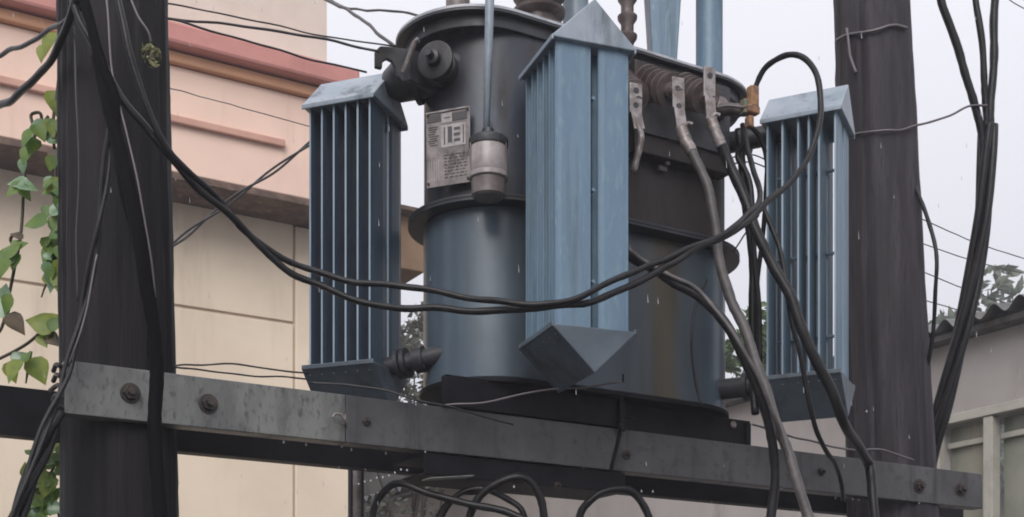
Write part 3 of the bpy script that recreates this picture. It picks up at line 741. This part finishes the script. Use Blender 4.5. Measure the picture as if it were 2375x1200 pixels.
# breather with its long pipe
DB = 3.52
br = bpy.data.objects.new('breather', None); COL.objects.link(br); place(br, P(1133, 400, DB), tf_root)
def bz(v): return EYE + (HY - v) / FPX * DB
bc = P(1133, 400, DB); bc.z = 0
mb = MB(); bt = P(1128, 312, DB); tp = P(1136, -10, DB)
mb.tube([bt, P(1133, 120, DB), tp, tp + UP * .22, tp + Vector((.03, .10, .36)), Vector((cq.x - .3, cq.y - .12, ZLID + .46))], [.0085, .0115, .0125, .0125, .0125, .0125], 14); mb.build('breather_pipe', M['cap'], br, smooth='all')
k_ = DB / FPX
mb = MB(); mb.lathe(bc, UP, [(bz(342), 45 * k_), (bz(334), 46.5 * k_), (bz(327), 46.5 * k_), (bz(322), 42 * k_), (bz(319), 14 * k_), (bz(300), 12 * k_)], 28); mb.build('breather_cap', M['dark'], br, smooth=True)
mb = MB(); mb.lathe(bc, UP, [(bz(404), 42 * k_), (bz(396), 44 * k_), (bz(350), 44 * k_), (bz(342.5), 42 * k_)], 28); mb.build('glass_jar', M['glass'], br, smooth=True)
mb = MB(); mb.lathe(bc, UP, [(bz(418), 44 * k_), (bz(416), 46 * k_), (bz(407), 46 * k_), (bz(405), 44 * k_)], 28); mb.build('clamp_ring', M['glass'], br, smooth=True)
mb = MB(); mb.lathe(bc, UP, [(bz(460), 33 * k_), (bz(455), 39 * k_), (bz(430), 40 * k_), (bz(419), 41 * k_)], 28); mb.build('oil_cup', M['cup'], br, smooth=True)
mb = MB()
for s_ in (-1, 1): mb.tube([bc + Vector((s_ * 40 * k_, -.02, bz(412))), bc + Vector((s_ * 40 * k_, -.02, bz(338)))], .0035, 6)
mb.build('tie_rod', M['plate'], br)
mb = MB(); a = P(1090, 262, 3.66); mb.tube([Vector((bc.x, DB, bz(290))), Vector((a.x + .03, 3.67, bz(290)))], .012, 8); mb.build('pipe_bracket', M['dark'], br)

# rating plate on the rounded left end
npl = bpy.data.objects.new('rating_plate', None); COL.objects.link(npl)
TLp, TRp, BLp, BRp = P(988, 264, 3.672), P(1090, 246, 3.622), P(990, 438, 3.672), P(1086, 419, 3.622)
place(npl, (TLp + BRp) / 2, tf_root); npl['label'] = 'dull aluminium rating plate riveted beside the breather'
px = (TRp - TLp).normalized(); pu = (TLp - BLp).normalized(); pn = px.cross(pu).normalized()
if pn.y > 0: pn = -pn
W_, H_ = (TRp - TLp).length, (TLp - BLp).length
def prect(x0, x1, y0, y1, d0, d1, name, mat, bev=.0004):
    c = BLp + px * ((x0 + x1) / 2 * W_) + pu * ((y0 + y1) / 2 * H_) + pn * ((d0 + d1) / 2)
    mb = MB(); mb.box(c, px, pu, pn, (x1 - x0) * W_, (y1 - y0) * H_, d1 - d0); return mb.build(name, M[mat], npl, bevel=bev)
prect(0, 1, 0, 1, -.0015, .0015, 'metal_sheet', 'plate', .001)
prect(.005, .97, .975, .998, .0017, .005, 'folded_edge', 'bright')
# etched panels: pale tables, dark header band, engraved rows and a winding diagram
inkrects = [(.03, .34, .86, .955), (.60, .94, .84, .945), (.42, .56, .885, .90)]
pale = [(.36, .60, .83, .955), (.34, .90, .505, .80)]
for r_ in pale: prect(*r_, .0017, .0024, 'etched_panel', 'plate_light')
mbi = MB(); mbp = MB()
def addrect(mb, x0, x1, y0, y1, d0, d1):
    c = BLp + px * ((x0 + x1) / 2 * W_) + pu * ((y0 + y1) / 2 * H_) + pn * ((d0 + d1) / 2); mb.box(c, px, pu, pn, (x1 - x0) * W_, (y1 - y0) * H_, d1 - d0)
for r_ in inkrects: addrect(mbi, *r_, .0026, .0029)
for (x0, x1, y0, y1) in ((.50, .60, .56, .77), (.64, .78, .56, .60), (.64, .78, .635, .675), (.64, .78, .71, .75), (.41, .44, .54, .77), (.84, .865, .53, .77)): addrect(mbi, x0, x1, y0, y1, .0026, .0029)
for i in range(9):
    y = .79 - i * .03; xx = .05 + .02 * (i % 3); addrect(mbi, xx, xx + random.uniform(.12, .24), y, y + .010, .0026, .0029)
for i in range(5):
    x = .06 + .055 * i; addrect(mbp, x, x + .018, .08, .36 - .02 * (i % 2), .0017, .0022)
for i in range(8):
    y = .10 + i * .042; x = .42
    while x < .90:
        wl = random.uniform(.03, .11); addrect(mbi, x, min(x + wl, .92), y, y + .011, .0026, .0029); x += wl + .03
mbi.build('engraving', M['plate_ink'], npl)['kind'] = 'stuff'; mbp.build('etched_rows', M['plate_light'], npl)['kind'] = 'stuff'
for (x, y) in ((.05, .05), (.95, .05), (.05, .96), (.95, .96)):
    mb = MB(); mb.lathe(BLp + px * (x * W_) + pu * (y * H_) + pn * .005, pn, [(0, .004), (.002, .003)], 10); mb.build('rivet', M['bolt'], npl)
# stand-offs hold the plate off the curved tank
mb = MB()
for y in (.2, .8): 
    q = BLp + px * (W_ * .6) + pu * (y * H_); mb.tube([q - pn * .0017, q - pn * .06], .006, 8)
mb.build('standoff', M['dark'], npl)

# ------------------------------------------------------------------ cables
def cable(label, pts, r, mat='cable', cat='cable', name='cable', group=None, k=6, n=8):
    q = smoothpath([P(*p) for p in pts], k)
    if len(q) > 8:                                     # real cable never hangs in a perfect curve
        ph = [random.random() * 6.28 for _ in range(4)]; am = min(.0035, .0012 + r * .22); ln = 0
        for i in range(1, len(q) - 1):
            ln += (q[i] - q[i - 1]).length; fd = min(1, i / 6, (len(q) - 1 - i) / 6)
            q[i] = q[i] + Vector((math.sin(ln * 17 + ph[0]), .5 * math.sin(ln * 11 + ph[1]), math.sin(ln * 23 + ph[2]) + .6 * math.sin(ln * 41 + ph[3]))) * (am * fd)
    mb = MB(); mb.tube(q, [r * random.uniform(.93, 1.06) for _ in q], n)
    return tag(mb.build(name, M[mat], smooth='all'), label, cat, group)
def bundle(label, pts, r, strands, sr, turns, mat='cable', cat='cable', name='cable_bundle'):
    q = smoothpath([P(*p) for p in pts], 8); m = len(q)
    root = thing(name, q[-1], label, cat)
    for s_ in range(strands):
        res = []
        for i, p in enumerate(q):
            t = (q[min(i + 1, m - 1)] - q[max(i - 1, 0)]).normalized(); a = t.cross(Vector((.1, 1, .05))).normalized(); b = t.cross(a)
            th = turns * 2 * math.pi * i / (m - 1) + 2 * math.pi * s_ / strands
            res.append(p + (a * math.cos(th) + b * math.sin(th)) * r)
        mb = MB(); mb.tube(res, sr, 8); mb.build('strand', M[mat], root, smooth='all')
    return root
SAG = 'service cables sagging across the transformer'
cable('black cable sagging across the front then looping over the right radiator',
      [(150, -60, 3.02), (185, 40, 2.99), (230, 130, 2.99), (285, 235, 3.0), (345, 305, 3.02), (400, 368, 3.05), (470, 444, 3.11), (560, 530, 3.19), (640, 603, 3.24), (720, 655, 3.27),
       (830, 697, 3.27), (940, 715, 3.25), (1080, 719, 3.24), (1200, 718, 3.22), (1320, 708, 3.21), (1420, 682, 3.24), (1500, 645, 3.29), (1590, 592, 3.35), (1700, 535, 3.44),
       (1800, 455, 3.54), (1870, 370, 3.60), (1905, 275, 3.63), (1898, 190, 3.66), (1868, 142, 3.70), (1822, 128, 3.74), (1780, 152, 3.78), (1757, 198, 3.80), (1747, 240, 3.80)], .0088, group=SAG)
cable('upper of the two sagging black cables, crossing in front of the tank',
      [(262, -60, 3.02), (285, 60, 2.99), (305, 140, 2.99), (340, 240, 3.0), (385, 340, 3.03), (430, 392, 3.07), (500, 460, 3.14), (590, 552, 3.21), (690, 618, 3.26), (800, 648, 3.27), (940, 667, 3.25),
       (1060, 684, 3.24), (1200, 706, 3.195), (1300, 700, 3.19), (1400, 664, 3.22), (1480, 626, 3.27), (1545, 600, 3.32), (1640, 560, 3.39), (1715, 518, 3.45), (1760, 460, 3.6), (1748, 390, 3.72), (1730, 330, 3.80), (1722, 290, 3.84)], .0080, group=SAG)
cable('thin black cable in from the left edge to the top of the left pole', [(-60, 155, 3.6), (0, 128, 3.45), (60, 102, 3.3), (120, 68, 3.15), (172, 34, 3.03), (215, -20, 2.99)], .0060)
cable('thick black cable hanging in from the left edge onto the left pole', [(-60, 268, 3.6), (0, 246, 3.45), (60, 205, 3.3), (112, 142, 3.17), (150, 85, 3.07), (172, 20, 3.0), (190, -60, 2.98)], .0095)
# down-leads on the left pole
bundle('twisted pair of dark leads slanting down the left pole past the beam end',
       [(262, 225, 3.02), (252, 330, 3.03), (240, 450, 3.03), (220, 580, 3.03), (192, 720, 3.04), (162, 838, 3.02), (138, 915, 3.0), (95, 1015, 2.97), (45, 1160, 2.94), (5, 1290, 2.92)], .0065, 2, .0055, 2.5)
bundle('thick dark stay bundle leaving the frame at bottom left',
       [(132, 955, 3.04), (112, 1010, 3.02), (78, 1095, 2.99), (40, 1195, 2.96), (5, 1290, 2.94)], .012, 3, .0095, .8)
cable('wide black lead running down the left pole and over the front beam',
      [(225, 130, 2.985), (245, 200, 2.98), (262, 270, 2.975), (290, 400, 2.97), (325, 560, 2.97), (348, 700, 3.0), (358, 810, 3.03), (361, 900, 3.045), (362, 990, 3.05), (366, 1100, 3.05), (372, 1260, 3.05)], .0165, 'tape')
cable('second dark lead tight beside the wide one on the left pole', [(180, -40, 2.98), (222, 90, 2.97), (262, 220, 2.97), (268, 330, 2.975), (300, 480, 2.98), (335, 620, 2.99), (352, 730, 3.02), (354, 830, 3.04)], .012, 'tape')
cable('thin grey wire down the middle of the left pole', [(243, -40, 2.985), (252, 60, 2.98), (260, 150, 2.98), (275, 235, 2.975), (298, 335, 2.975), (325, 450, 2.975), (348, 580, 2.98), (360, 690, 3.0)], .0026, 'wire_pale', 'wire', 'wire')
cable('thin wire with a dry twist hanging high on the left pole', [(292, -30, 2.985), (318, 35, 2.985), (345, 72, 2.99), (352, 105, 3.0), (350, 140, 3.0)], .0026, 'wire_pale', 'wire', 'wire')
cable('hairline wire down the left edge of the left pole', [(172, 60, 3.06), (178, 220, 3.055), (182, 420, 3.055), (178, 560, 3.055), (180, 700, 3.055)], .0022, 'wire', 'wire', 'wire')
cable('short thin wire crossing down to the beam end of the left pole', [(225, 590, 3.0), (205, 690, 3.0), (180, 790, 3.0), (158, 850, 3.02)], .0024, 'wire_pale', 'wire', 'wire')
# overhead lines behind
LN = 'thin overhead lines between the left pole and the lid'
cable('topmost thin line from the left pole to the lid', [(330, 0, 3.35), (480, 25, 3.45), (650, 62, 3.55), (800, 92, 3.6), (915, 108, 3.64)], .0022, 'wire', 'wire', 'overhead_line', LN)
cable('middle line from the left pole to the lifting hook', [(330, 38, 3.35), (480, 52, 3.45), (650, 73, 3.52), (800, 103, 3.58), (880, 120, 3.6)], .0036, 'wire', 'wire', 'overhead_line', LN)
cable('lowest line from the left pole to the left radiator cap', [(330, 30, 3.35), (420, 52, 3.4), (560, 92, 3.5), (700, 132, 3.6), (850, 168, 3.72)], .0030, 'wire', 'wire', 'overhead_line', LN)
cable('dark line from top centre down to the lid corner', [(700, -30, 4.4), (760, 2, 4.2), (815, 28, 4.0), (865, 68, 3.8), (915, 108, 3.66)], .0050, 'wire', 'wire', 'overhead_line')
cable('thin line curving from top centre to the lid rim', [(735, -25, 4.3), (800, 18, 4.1), (880, 24, 3.9), (960, 34, 3.78), (1030, 46, 3.66)], .0036, 'wire', 'wire', 'overhead_line')
cable('faint hairline across the peach fascia', [(320, 185, 7.4), (420, 212, 7.75), (560, 250, 7.9), (740, 300, 8.3)], .0035, 'wire_pale', 'wire', 'wire')
bundle('diagonal double wire rising behind the left radiator', [(330, 625, 4.2), (400, 570, 4.3), (470, 515, 4.4), (560, 448, 4.5), (640, 392, 4.6), (730, 325, 4.7)], .007, 2, .0042, 2, 'wire', 'wire', 'twisted_wire')
cable('upper thin wire loop from the left pole to the left radiator pan', [(385, 852, 3.25), (440, 846, 3.35), (540, 846, 3.45), (640, 858, 3.55), (715, 866, 3.63)], .0024, 'wire', 'wire', 'wire')
cable('lower thin wire loop from the left pole to the left radiator pan', [(385, 848, 3.25), (440, 856, 3.35), (540, 868, 3.45), (640, 874, 3.55), (715, 880, 3.63)], .0024, 'wire', 'wire', 'wire')
cable('pale bare wire lying along the skid at the tank foot', [(1020, 942, 3.56), (1070, 937, 3.55), (1150, 928, 3.56), (1250, 908, 3.58), (1380, 895, 3.60), (1440, 886, 3.6)], .0030, 'wire_pale', 'wire', 'wire')
cable('dark wire trailing over the beam top left of the tank foot', [(720, 888, 3.45), (800, 893, 3.46), (900, 908, 3.47), (980, 930, 3.48), (1060, 950, 3.52), (1190, 985, 3.6)], .0030, 'wire', 'wire', 'wire')
cable('black lead dropping from the hold-down bolt over the beam', [(1440, 985, 3.70), (1432, 1025, 3.745), (1422, 1070, 3.765), (1418, 1092, 3.78)], .0062)
# LV cables
cable('grey insulated lead from the middle terminal down past the tank', [(1586, 308, d2 - .02), (1604, 350, d2 - .03), (1625, 400, d2 - .04), (1645, 460, d2 - .05), (1662, 530, d2 - .06), (1672, 610, d2 - .06),
      (1690, 690, d2 - .08), (1722, 750, d2 - .10), (1748, 820, d2 - .12), (1775, 900, d2 - .14), (1800, 985, d2 - .16), (1830, 1060, d2 - .18), (1862, 1150, d2 - .2), (1895, 1260, d2 - .22)], .0145, 'cable_grey', n=12)
cable('thick black lead from the right terminal, slanting down to the beam', [(1652, 285, d3 - .02), (1668, 330, d3 - .02), (1690, 380, d3 - .02), (1718, 440, d3 - .03), (1748, 515, d3 - .05), (1785, 600, d3 - .08), (1830, 690, d3 - .10), (1872, 785, d3 - .11),
      (1915, 880, d3 - .10), (1955, 975, d3 - .05), (2005, 1060, 3.98), (2022, 1110, 4.0), (2030, 1200, 3.98), (2034, 1280, 3.98)], .0155, 'cable', n=12)
cable('black lead arching from behind the front radiator to the lower right', [(1440, 580, 3.60), (1480, 608, 3.56), (1540, 640, 3.52), (1600, 672, 3.48), (1660, 728, 3.45), (1710, 800, 3.44), (1750, 875, 3.44), (1778, 960, 3.46), (1790, 1040, 3.50), (1796, 1130, 3.52), (1782, 1260, 3.52)], .0135, n=12)
cable('paler lead lying along the arching black one', [(1448, 572, 3.57), (1492, 604, 3.53), (1556, 638, 3.49), (1618, 676, 3.455), (1675, 738, 3.425), (1722, 808, 3.415), (1764, 885, 3.42), (1798, 975, 3.45), (1818, 1040, 3.48), (1850, 1130, 3.5), (1880, 1260, 3.5)], .0062, 'cable_grey')
cable('dark lead hanging straight down beside the tank flange', [(1712, 300, 3.98), (1722, 400, 3.98), (1736, 520, 3.98), (1745, 640, 3.98), (1748, 760, 3.98), (1745, 870, 3.98), (1752, 960, 3.95)], .012)
cable('thin dark lead down the left side of the right radiator', [(1770, 480, 3.76), (1800, 560, 3.74), (1822, 640, 3.72), (1840, 760, 3.7), (1862, 860, 3.70), (1885, 960, 3.72), (1905, 1030, 3.80), (1940, 1080, 3.98), (1952, 1120, 4.08), (1956, 1165, 4.1)], .0075)
cable('dark lead curling down behind the neutral clamp', [(1730, 285, 3.86), (1762, 318, 3.88), (1780, 370, 3.9), (1778, 450, 3.92), (1768, 540, 3.94), (1756, 660, 3.95)], .0072)
cable('stub of black lead hanging left of the neutral clamp', [(1728, 330, 3.86), (1712, 365, 3.88), (1735, 420, 3.86), (1744, 500, 3.85), (1752, 600, 3.85), (1758, 720, 3.86), (1762, 840, 3.88)], .009)
cable('fine black lead looped down the face of the lower tank', [(1640, 650, 3.80), (1615, 705, 3.78), (1604, 770, 3.77), (1605, 830, 3.77), (1618, 900, 3.77), (1628, 940, 3.76)], .0040)
cable('short pale cable lug at the left terminal beside the front radiator', [(1478, 290, d1 - .01), (1484, 315, d1 - .012), (1482, 345, d1 - .01), (1470, 400, d1)], .010, 'bright')
for (lab, pts) in (('pale lug crimped on the middle terminal lead', [(1580, 296, d2 - .016), (1592, 325, d2 - .024), (1606, 355, d2 - .03)]), ('pale lug crimped on the right terminal lead', [(1650, 280, d3 - .018), (1662, 312, d3 - .021), (1674, 340, d3 - .021)])):
    cable(lab, pts, .0168, 'bright', 'cable lug', 'cable_lug', n=12)
cable('first fine tie wire strung beside the tank at the neutral clamp', [(1700, 365, 4.0), (1740, 358, 4.0), (1790, 378, 3.96)], .0022, 'wire', 'wire', 'wire')
cable('second fine tie wire just below the first beside the neutral clamp', [(1700, 380, 4.0), (1745, 378, 4.0), (1795, 396, 3.96)], .0022, 'wire', 'wire', 'wire')
cable('fine wire slanting up to the sagging cables beside the flange', [(1700, 585, 3.9), (1725, 550, 3.85), (1760, 500, 3.7)], .0024, 'wire', 'wire', 'wire')
# loops under the beam
cable('thick black cable end bending right under the beam', [(858, 1290, 3.62), (862, 1200, 3.62), (885, 1148, 3.6), (925, 1126, 3.58), (990, 1142, 3.56), (1070, 1165, 3.55), (1150, 1182, 3.54), (1260, 1222, 3.52)], .0105)
cable('large black cable loop hanging under the beam at mid span', [(1080, 1280, 3.6), (1092, 1195, 3.58), (1120, 1142, 3.57), (1165, 1116, 3.56), (1210, 1112, 3.56), (1245, 1140, 3.57), (1262, 1185, 3.58), (1268, 1290, 3.6)], .0115)
cable('inner cable loop nested inside the large loop', [(1010, 1290, 3.62), (1025, 1200, 3.61), (1065, 1150, 3.6), (1120, 1135, 3.6), (1180, 1160, 3.6), (1215, 1195, 3.6), (1230, 1290, 3.62)], .0085)
cable('cable arch under the beam left of the bracket end', [(1330, 1290, 3.78), (1345, 1195, 3.77), (1375, 1155, 3.76), (1420, 1138, 3.76), (1460, 1140, 3.77), (1490, 1175, 3.78), (1510, 1220, 3.78), (1525, 1290, 3.78)], .0115)
cable('slack cable crossing low behind the nested loops', [(985, 1290, 3.75), (1015, 1195, 3.74), (1060, 1150, 3.73), (1110, 1142, 3.72)], .007)
# right side
bundle('three-strand bundle swooping down from top right behind the right pole', [(2292, 290, 4.75), (2288, 380, 4.75), (2280, 500, 4.76), (2262, 620, 4.78), (2238, 740, 4.8), (2208, 860, 4.83), (2182, 960, 4.86), (2160, 1040, 4.9), (2130, 1200, 4.95)], .021, 4, .0155, .7, 'cable', 'cable')
cable('left branch joining the bundle at top right', [(2172, -60, 4.7), (2190, 20, 4.7), (2225, 130, 4.72), (2258, 230, 4.73), (2276, 310, 4.74), (2280, 400, 4.75)], .0150)
cable('middle branch joining the bundle at top right', [(2258, -60, 4.72), (2268, 40, 4.72), (2282, 160, 4.73), (2288, 260, 4.74), (2290, 360, 4.75)], .0130)
cable('right branch joining the bundle at top right', [(2312, -60, 4.74), (2306, 60, 4.74), (2302, 170, 4.74), (2298, 270, 4.74), (2293, 360, 4.75)], .0150)
cable('thin black lead bowing off the right edge of the right pole', [(2118, 420, 4.6), (2140, 475, 4.55), (2160, 540, 4.5), (2173, 610, 4.48), (2170, 690, 4.5), (2162, 780, 4.55), (2150, 860, 4.6)], .0075)
cable('tie wire strung from the right pole to the bundle', [(u_, v_, pole_front(u_, v_)) for u_, v_ in ((1958, 318), (1985, 311), (2010, 308), (2035, 306), (2060, 303), (2085, 301), (2105, 298), (2117, 295))] + [(2180, 276, 4.63), (2250, 248, 4.7), (2290, 245, 4.72)], .0042, 'wire_pale', 'wire', 'tie_wire')
cable('tie wire wrapped round the top of the right pole', [(u_, v_, pole_front(u_, v_)) for u_, v_ in ((1940, 95), (1950, 88), (1965, 80), (1990, 75), (2015, 72), (2040, 68), (2065, 62), (2085, 61), (2103, 66))], .0055, 'wire_pale', 'wire', 'tie_wire')
cable('loose tail of tie wire hanging on the right pole', [(u_, v_, pole_front(u_, v_, .013)) for u_, v_ in ((1964, 66), (1970, 100), (1974, 135), (1986, 170))], .0050, 'wire_pale', 'wire', 'tie_wire')
FW = 'faint far lines at the right edge'
for i, (a, b, lab) in enumerate((((2130, 505), (2400, 608), 'highest far line right of the right pole'), ((2130, 562), (2400, 640), 'second far line right of the right pole'), ((2120, 622), (2400, 722), 'third far line down right of the right pole'),
                             ((2120, 690), (2400, 752), 'lowest far line just above the shed roof'), ((2300, -30), (2420, 40), 'short far line in the top right corner'))):
    m_ = ((a[0] + b[0]) / 2, (a[1] + b[1]) / 2 + 7)
    cable(lab, [(a[0], a[1], 14), (m_[0], m_[1], 14.5), (b[0], b[1], 15)], .006, 'wire', 'wire', 'far_line', FW)
cable('thin twisted wire along the beam top at the right', [(1745, 985, 4.02), (1800, 1000, 4.1), (1880, 1025, 4.2), (1970, 1042, 4.28), (2050, 1046, 4.36), (2120, 1068, 4.42)], .0034, 'wire_pale', 'wire', 'wire')
# conduits under the beam
for (u, wd, lab, mt) in ((814, .010, 'thin dark conduit under the beam at the house corner', 'wire'), (828, .016, 'pale conduit beside the dark one under the beam', 'bright'), (839, .008, 'slim black pipe right of the pale conduit', 'wire')):
    d = 4.3; q = P(u, 1080, d)
    tag(MB().tube([Vector((q.x, d, 0)), Vector((q.x, d, EYE + .93))], wd, 10).build('conduit', M[mt], smooth=True), lab, 'conduit')

# lichen clump on the wire
mb = MB()
leaf_cloud(mb, P(350, 128, 2.985), .022, 60, .009, 1.3); tag(mb.build('dry_leaf_clump', M['moss']), 'dry yellowish leaf scrap caught on the left pole', 'leaf scrap')

# ------------------------------------------------------------------ vines
def leaf_mesh(name, mat):
    o = []; n = 7
    vs = [(0, 0, 0)]; fs = []
    mid = [(0, 0, 0)]
    for i in range(1, n + 1):
        t = i / n; mid.append((t, 0, -.10 * t * t))
    wd = [0, .30, .42, .40, .33, .22, .11, 0]
    vs = []
    for i in range(n + 1):
        t, _, z = mid[i]; w_ = wd[i]; back = -.06 if i == 1 else 0
        vs += [(t + back, w_, z + w_ * .28), (t, 0, z), (t + back, -w_, z + w_ * .28)]
    for i in range(n):
        a = i * 3; fs += [(a, a + 1, a + 4, a + 3), (a + 1, a + 2, a + 5, a + 4)]
    me = bpy.data.meshes.new(name); me.from_pydata(vs, [], fs); me.materials.append(M[mat])
    for p in me.polygons: p.use_smooth = True
    return me
LM = {k: leaf_mesh('leaf', k) for k in ('leaf', 'leaf_yellow', 'leaf_pale', 'leaf_brown')}
def vine(label, stems, leaves, d0, group='climbing vines beside the left pole'):
    root = thing('vine', P(*stems[0][-1][:2], d0), label, 'vine', group)
    for s_ in stems:
        q = smoothpath([P(u, v, d0 + random.uniform(-.01, .01)) for u, v in s_], 5)
        MB().tube(q, [.0042] * (len(q) - 4) + [.0035, .003, .0024, .0018], 6).build('stem', M['stem'], root, smooth='all')
    for (u, v, s, ang, mt) in leaves:
        o = bpy.data.objects.new('leaf', LM[mt]); COL.objects.link(o)
        p = P(u, v, d0 - random.uniform(.0, .07)); L_ = 1.04 * s / FPX * d0
        a = R(ang)
        x = Vector((math.cos(a), random.uniform(-.35, .25), math.sin(a))).normalized()
        nrm = Vector((random.uniform(-.4, .4), -1, random.uniform(.1, .8))); nrm = (nrm - x * nrm.dot(x)).normalized(); y = nrm.cross(x)
        place(o, p - x * (L_ * .45), root)
        o.rotation_euler = Matrix((x, y, nrm)).transposed().to_euler(); o.scale = (L_, L_ * random.uniform(.8, 1.05), L_)
    return root
l1 = [(116, 100, 62, -115, 'leaf_yellow'), (100, 122, 48, -100, 'leaf_yellow'), (128, 236, 66, -80, 'leaf_yellow'), (138, 250, 50, -70, 'leaf_yellow'), (84, 292, 46, 200, 'leaf_pale'), (104, 300, 52, 185, 'leaf_pale'), (130, 322, 46, -20, 'leaf_pale'), (118, 318, 40, 160, 'leaf_pale'),
      (66, 318, 54, -120, 'leaf'), (76, 338, 44, -110, 'leaf'), (92, 306, 46, -60, 'leaf'), (142, 292, 42, 20, 'leaf'), (124, 432, 50, -150, 'leaf_yellow'), (140, 440, 44, -40, 'leaf'), (118, 446, 40, 190, 'leaf'), (134, 488, 44, 20, 'leaf_pale'),
      (118, 492, 36, 200, 'leaf_pale'), (84, 518, 62, 180, 'leaf'), (132, 520, 50, -70, 'leaf'), (140, 545, 46, -90, 'leaf'), (118, 572, 58, -70, 'leaf'), (136, 590, 52, -60, 'leaf'), (110, 590, 44, -120, 'leaf'), (126, 620, 56, -110, 'leaf'), (140, 625, 50, -80, 'leaf_yellow'), (118, 634, 42, -100, 'leaf'), (134, 652, 44, -95, 'leaf_yellow'),
      (130, 366, 46, -70, 'leaf_brown'), (120, 378, 36, -110, 'leaf'), (145, 560, 46, -20, 'leaf'), (138, 470, 38, -60, 'leaf')]
for i in range(54): l1.append((random.uniform(108, 150), random.choice((random.uniform(275, 330), random.uniform(420, 500), random.uniform(520, 660))), random.uniform(18, 40), random.uniform(-170, 0), random.choice(('leaf', 'leaf', 'leaf_pale', 'leaf_yellow'))))
vine('leafy vine strand hanging close against the left pole', [[(168, 20), (150, 80), (140, 150), (132, 220), (122, 300), (130, 380), (126, 460), (130, 540), (118, 620), (96, 690)], [(80, 300), (72, 268), (92, 262), (96, 280), (84, 286)]], l1, 3.36)
l2 = [(42, 426, 50, 175, 'leaf_pale'), (62, 434, 46, -10, 'leaf_pale'), (36, 440, 52, 215, 'leaf'), (58, 446, 40, -60, 'leaf'), (14, 592, 52, 170, 'leaf'), (30, 582, 52, 60, 'leaf'), (20, 600, 46, 210, 'leaf_pale'), (34, 606, 44, -100, 'leaf'), (8, 620, 50, -110, 'leaf'), (44, 570, 40, 30, 'leaf'),
      (10, 690, 56, 80, 'leaf_pale'), (18, 705, 46, 240, 'leaf'), (4, 716, 50, 100, 'leaf_pale'), (36, 750, 58, -50, 'leaf_brown'), (60, 360, 44, -110, 'leaf'), (54, 385, 36, -100, 'leaf_pale'), (40, 548, 30, 160, 'leaf_brown')]
vine('thin vine strand dangling apart, further left of the pole', [[(112, 270), (84, 310), (66, 350), (56, 420), (52, 500), (46, 560), (34, 620), (20, 690), (4, 760), (-30, 800)], [(50, 540), (28, 548), (26, 562), (44, 566), (40, 580)]], l2, 3.42)
l3 = [(96, 752, 66, 165, 'leaf_yellow'), (112, 764, 58, 190, 'leaf_yellow'), (118, 742, 54, 20, 'leaf_yellow'), (128, 752, 44, 40, 'leaf'), (122, 788, 44, -40, 'leaf_brown'), (100, 790, 36, -60, 'leaf_yellow'), (34, 858, 62, -115, 'leaf_yellow'), (28, 862, 50, -80, 'leaf_yellow'), (88, 858, 66, -62, 'leaf_yellow'), (46, 830, 46, 30, 'leaf_pale'), (62, 828, 32, 60, 'leaf')]
vine('bright yellow-green vine sprig above the rear beam', [[(-40, 850), (20, 822), (62, 798), (96, 770), (130, 742), (152, 735)], [(72, 815), (66, 850), (60, 890)]], l3, 3.46)
l4 = []
for i in range(75):
    v = random.uniform(1035, 1215); l4.append((random.gauss(112 - (v - 1035) * .12, 20), v, random.uniform(20, 44), random.uniform(0, 360), random.choice(('leaf', 'leaf', 'leaf_yellow', 'leaf_pale'))))
vine('small leafy shoots below the rear beam by the left pole', [[(150, 1010), (135, 1060), (110, 1120), (95, 1200), (80, 1290)], [(135, 1060), (110, 1080), (90, 1110)], [(110, 1130), (130, 1170), (140, 1220)]], l4, 3.55)

# ------------------------------------------------------------------ rain
def dropm(mb, p, r, l, ax=None):
    ax = (ax or Vector((.06, 0, -1))).normalized()
    mb.lathe(p, ax, [(-l, r * .15), (-l * .4, r * .6), (0, r), (r * .7, r * .75), (r, r * .2)], 6)
mb = MB()
for i in range(150):
    d = random.uniform(2.6, 5.5); dropm(mb, P(random.uniform(0, 2375), random.uniform(0, 1200), d), .0009 * d / 3.2, random.uniform(.008, .019))
tag(mb.build('rain', M['drop'], smooth='all'), 'scattered falling raindrops', None, kind='stuff')
mb = MB()
for (u, v, off) in ((658, 1026, .02), (710, 1032, .05), (815, 1044, .1), (895, 1052, .1), (1192, 1130, .01), (1978, 1158, .02), (1992, 1160, .03), (1938, 1156, .05), (1488, 1140, .02), (1514, 1141, .02), (2010, 955, .02)):
    dropm(mb, on_beam(u, v, off), .0034, .006)
for i in range(16):
    u = random.uniform(420, 2260); q = beam_hit(u, random.choice((.004, .05, .35)))[1]; q.z = ZB0 - .003; dropm(mb, q, random.uniform(.0016, .003), .004)
for k in range(9):
    dropm(mb, P(832 + 14 * k, 1122 - 4.2 * k + random.uniform(-3, 3), 3.5), .0030, .004)
tag(mb.build('water_drops', M['drop'], smooth='all'), 'water drops clinging under the beams', None, kind='stuff')

# ------------------------------------------------------------------ rain haze
hm = bpy.data.materials.new('rain_haze'); hm.use_nodes = True; hn = hm.node_tree; hn.nodes.clear()
ho = hn.nodes.new('ShaderNodeOutputMaterial'); pv = hn.nodes.new('ShaderNodeVolumePrincipled')
pv.inputs['Color'].default_value = (.93, .93, .97, 1); pv.inputs['Density'].default_value = .0055; pv.inputs['Anisotropy'].default_value = .2
hn.links.new(pv.outputs[0], ho.inputs['Volume'])
hz_ = MB().box((0, 0, 4.0), Vector((1, 0, 0)), Vector((0, 1, 0)), UP, 362, 362, 10.0).build('haze', hm)
tag(hz_, 'thin pale rain haze filling the yard', None, kind='stuff')
